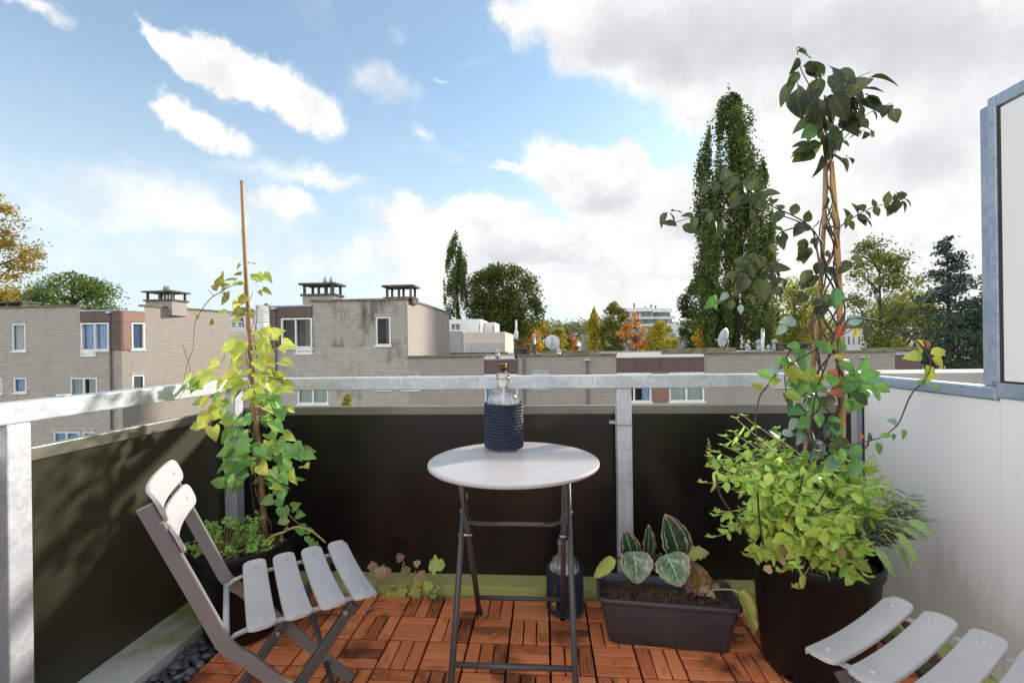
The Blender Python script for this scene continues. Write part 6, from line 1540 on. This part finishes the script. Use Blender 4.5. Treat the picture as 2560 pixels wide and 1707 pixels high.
M['calathea_brown'] = leafmat('calathea_amber', [(.40, .22, .05), (.30, .15, .05)], .45, .35, .4)
bigleaf(1618, 1356, 1604, 1296, .055, 'calathea_brown', 1.75, F, 0, .1, .3, .6)
bigleaf(1495, 1308, 1520, 1270, .030, 'calathea', 1.82, F); bigleaf(1580, 1300, 1560, 1250, .040, 'calathea', 1.82, F)
bigleaf(1700, 1358, 1738, 1462, .046, 'l_wilt', 1.60, Vector((.6, -1, .2)), 0.02, .04, .6, .3)
m_ = MB()
for pts, Ys in (([(1448, 1368), (1450, 1320), (1452, 1275)], 1.79), ([(1462, 1370), (1475, 1320), (1487, 1282)], 1.79), ([(1455, 1372), (1450, 1300), (1456, 1266)], 1.76), ([(1590, 1372), (1575, 1320), (1562, 1276)], 1.79), ([(1595, 1372), (1560, 1300), (1532, 1272)], 1.76), ([(1450, 1370), (1435, 1290), (1408, 1280)], 1.75), ([(1600, 1372), (1585, 1310), (1570, 1278)], 1.79), ([(1605, 1370), (1596, 1358)], 1.76)):
    m_.tube(spline([DY(x, y, Ys) for x, y in pts], 4), .0032, 7)
m_.build('stem', 'vine_stem', cal)
P = spline([DY(1622, 1362, 1.72), DY(1640, 1354, 1.68), DY(1670, 1353, 1.64), DY(1690, 1356, 1.61), DY(1705, 1366, 1.60)], 5); m_ = MB(); m_.tube(P, .0028, 7); m_.build('stem', 'pale_stem', cal)
for k in range(8): leaf(DRY, cal, DY(random.uniform(1590, 1640), random.uniform(1345, 1372), 1.74), rv(), Vector((0, -.6, 1)), random.uniform(.03, .05), 'dry_leaf')

# --- wilted plant by the front kerb
wl = thing('wilted_plant', 'half-withered pale green plant lying on the mossy kerb behind the left chair', 'plant', (-.66, 2.0, .03))
LW = lmeshes('lobed', 'l_wilt', 3, 6, 12); LG = lmeshes('lobed', 'l_basil', 2, 6, 12)
for pts in ([(905, 1352), (885, 1345), (862, 1340)], [(862, 1350), (876, 1320), (882, 1295)], [(905, 1350), (918, 1325), (928, 1290)], [(930, 1350), (945, 1330), (955, 1310)], [(905, 1372), (935, 1350), (965, 1320)], [(950, 1365), (985, 1340), (988, 1310)], [(870, 1345), (866, 1310), (852, 1288)], [(905, 1380), (950, 1375), (985, 1368)], [(940, 1372), (965, 1358), (972, 1350)]):
    m_ = MB(); m_.tube(spline([DY(x, y, 2.0) for x, y in pts], 4), .0032, 6); m_.build('stem', 'pale_stem', wl)
for (x, y, dx_, dz, s, me) in ((985, 1298, .9, .15, .075, LG), (935, 1352, -.9, -.6, .06, LW), (950, 1345, .3, -.8, .055, LW), (918, 1358, -.6, -.8, .055, LW), (972, 1350, .6, .4, .05, LG), (985, 1372, .9, -.3, .05, LG), (965, 1345, -.3, .8, .05, LW), (905, 1368, -.9, -.2, .055, LW), (990, 1352, .8, .3, .045, LW), (995, 1380, .5, -.5, .04, LG),
                               (884, 1300, .4, -1, .055, DRY), (878, 1298, -.2, -1, .06, DRY), (925, 1288, -.4, .6, .04, DRY), (930, 1298, .4, -1, .05, DRY), (952, 1300, .4, .5, .04, DRY), (960, 1312, .7, -.6, .045, DRY), (855, 1288, .2, -1, .05, DRY), (948, 1375, .2, -1, .05, DRY), (868, 1360, -.5, -.2, .05, DRY), (1000, 1340, .3, -.4, .03, DRY)):
    leaf(me, wl, DY(x, y, 1.98), Vector((dx_, -.2, dz)), Vector((.1, -1, .7)), s)
# --- litter on the deck, each bit a thing
def onfloor(x, y, z=.003):
    d = ray(x, y); t = (z - CAMH) / d.z; return Vector((t * d.x, t * d.y, z))
LIT = [((1202, 1548), .026, 'l_dry', 'curled pale dead leaf on the deck at the foot of the rear table leg'), ((966, 1538), .022, 'l_vine_yellow', 'small orange-brown leaf on the deck in front of the wilted plant'), ((1236, 1588), .014, 'l_wilt', 'small pale green scrap on the deck under the table'), ((915, 1528), .03, 'l_dry', 'dark shrivelled leaf on the deck beside the front chair slat'),
       ((1600, 1600), .018, 'l_dry', 'twisted dry scrap on the deck below the planter box'), ((1857, 1602), .016, 'l_dry', 'little dry leaf on the deck between planter box and basil pot'), ((1975, 1705), .020, 'l_dry', 'dry orange leaf on the deck at the lower edge before the basil pot'), ((1532, 1660), .008, 'l_red', 'tiny pink petal on the deck slats right of the table leg'), ((692, 1620), .010, 'l_wilt', 'tiny white petal on the deck beneath the left chair'),
       ((1337, 1541), .012, 'l_wilt', 'green leaf crumb on the deck beside the hanging brass cap'), ((1917, 1660), .012, 'l_wilt', 'yellow-green crumb on the deck by the base of the basil pot'), ((1465, 1488), .022, 'l_wilt', 'small yellow-green leaf on the kerb right of the floor bottle')]
for k, ((x, y), s, mt, lab) in enumerate(LIT):
    me = leafmesh('lobed', k, 6, 10).mesh('fallen_leaf'); me.materials.append(M[mt]); o = bpy.data.objects.new('fallen_leaf', me); COL.objects.link(o)
    s *= 1.45; p = onfloor(x, y, .046 if y < 1500 else .008); m4 = orient(Vector((random.uniform(-1, 1), random.uniform(-1, 1), 0)), Vector((.2 * random.uniform(-1, 1), 0, 1))).to_4x4() @ Matrix.Diagonal((s, s, s, 1)); m4.translation = p; o.matrix_world = m4; tag(o, lab, 'leaf')
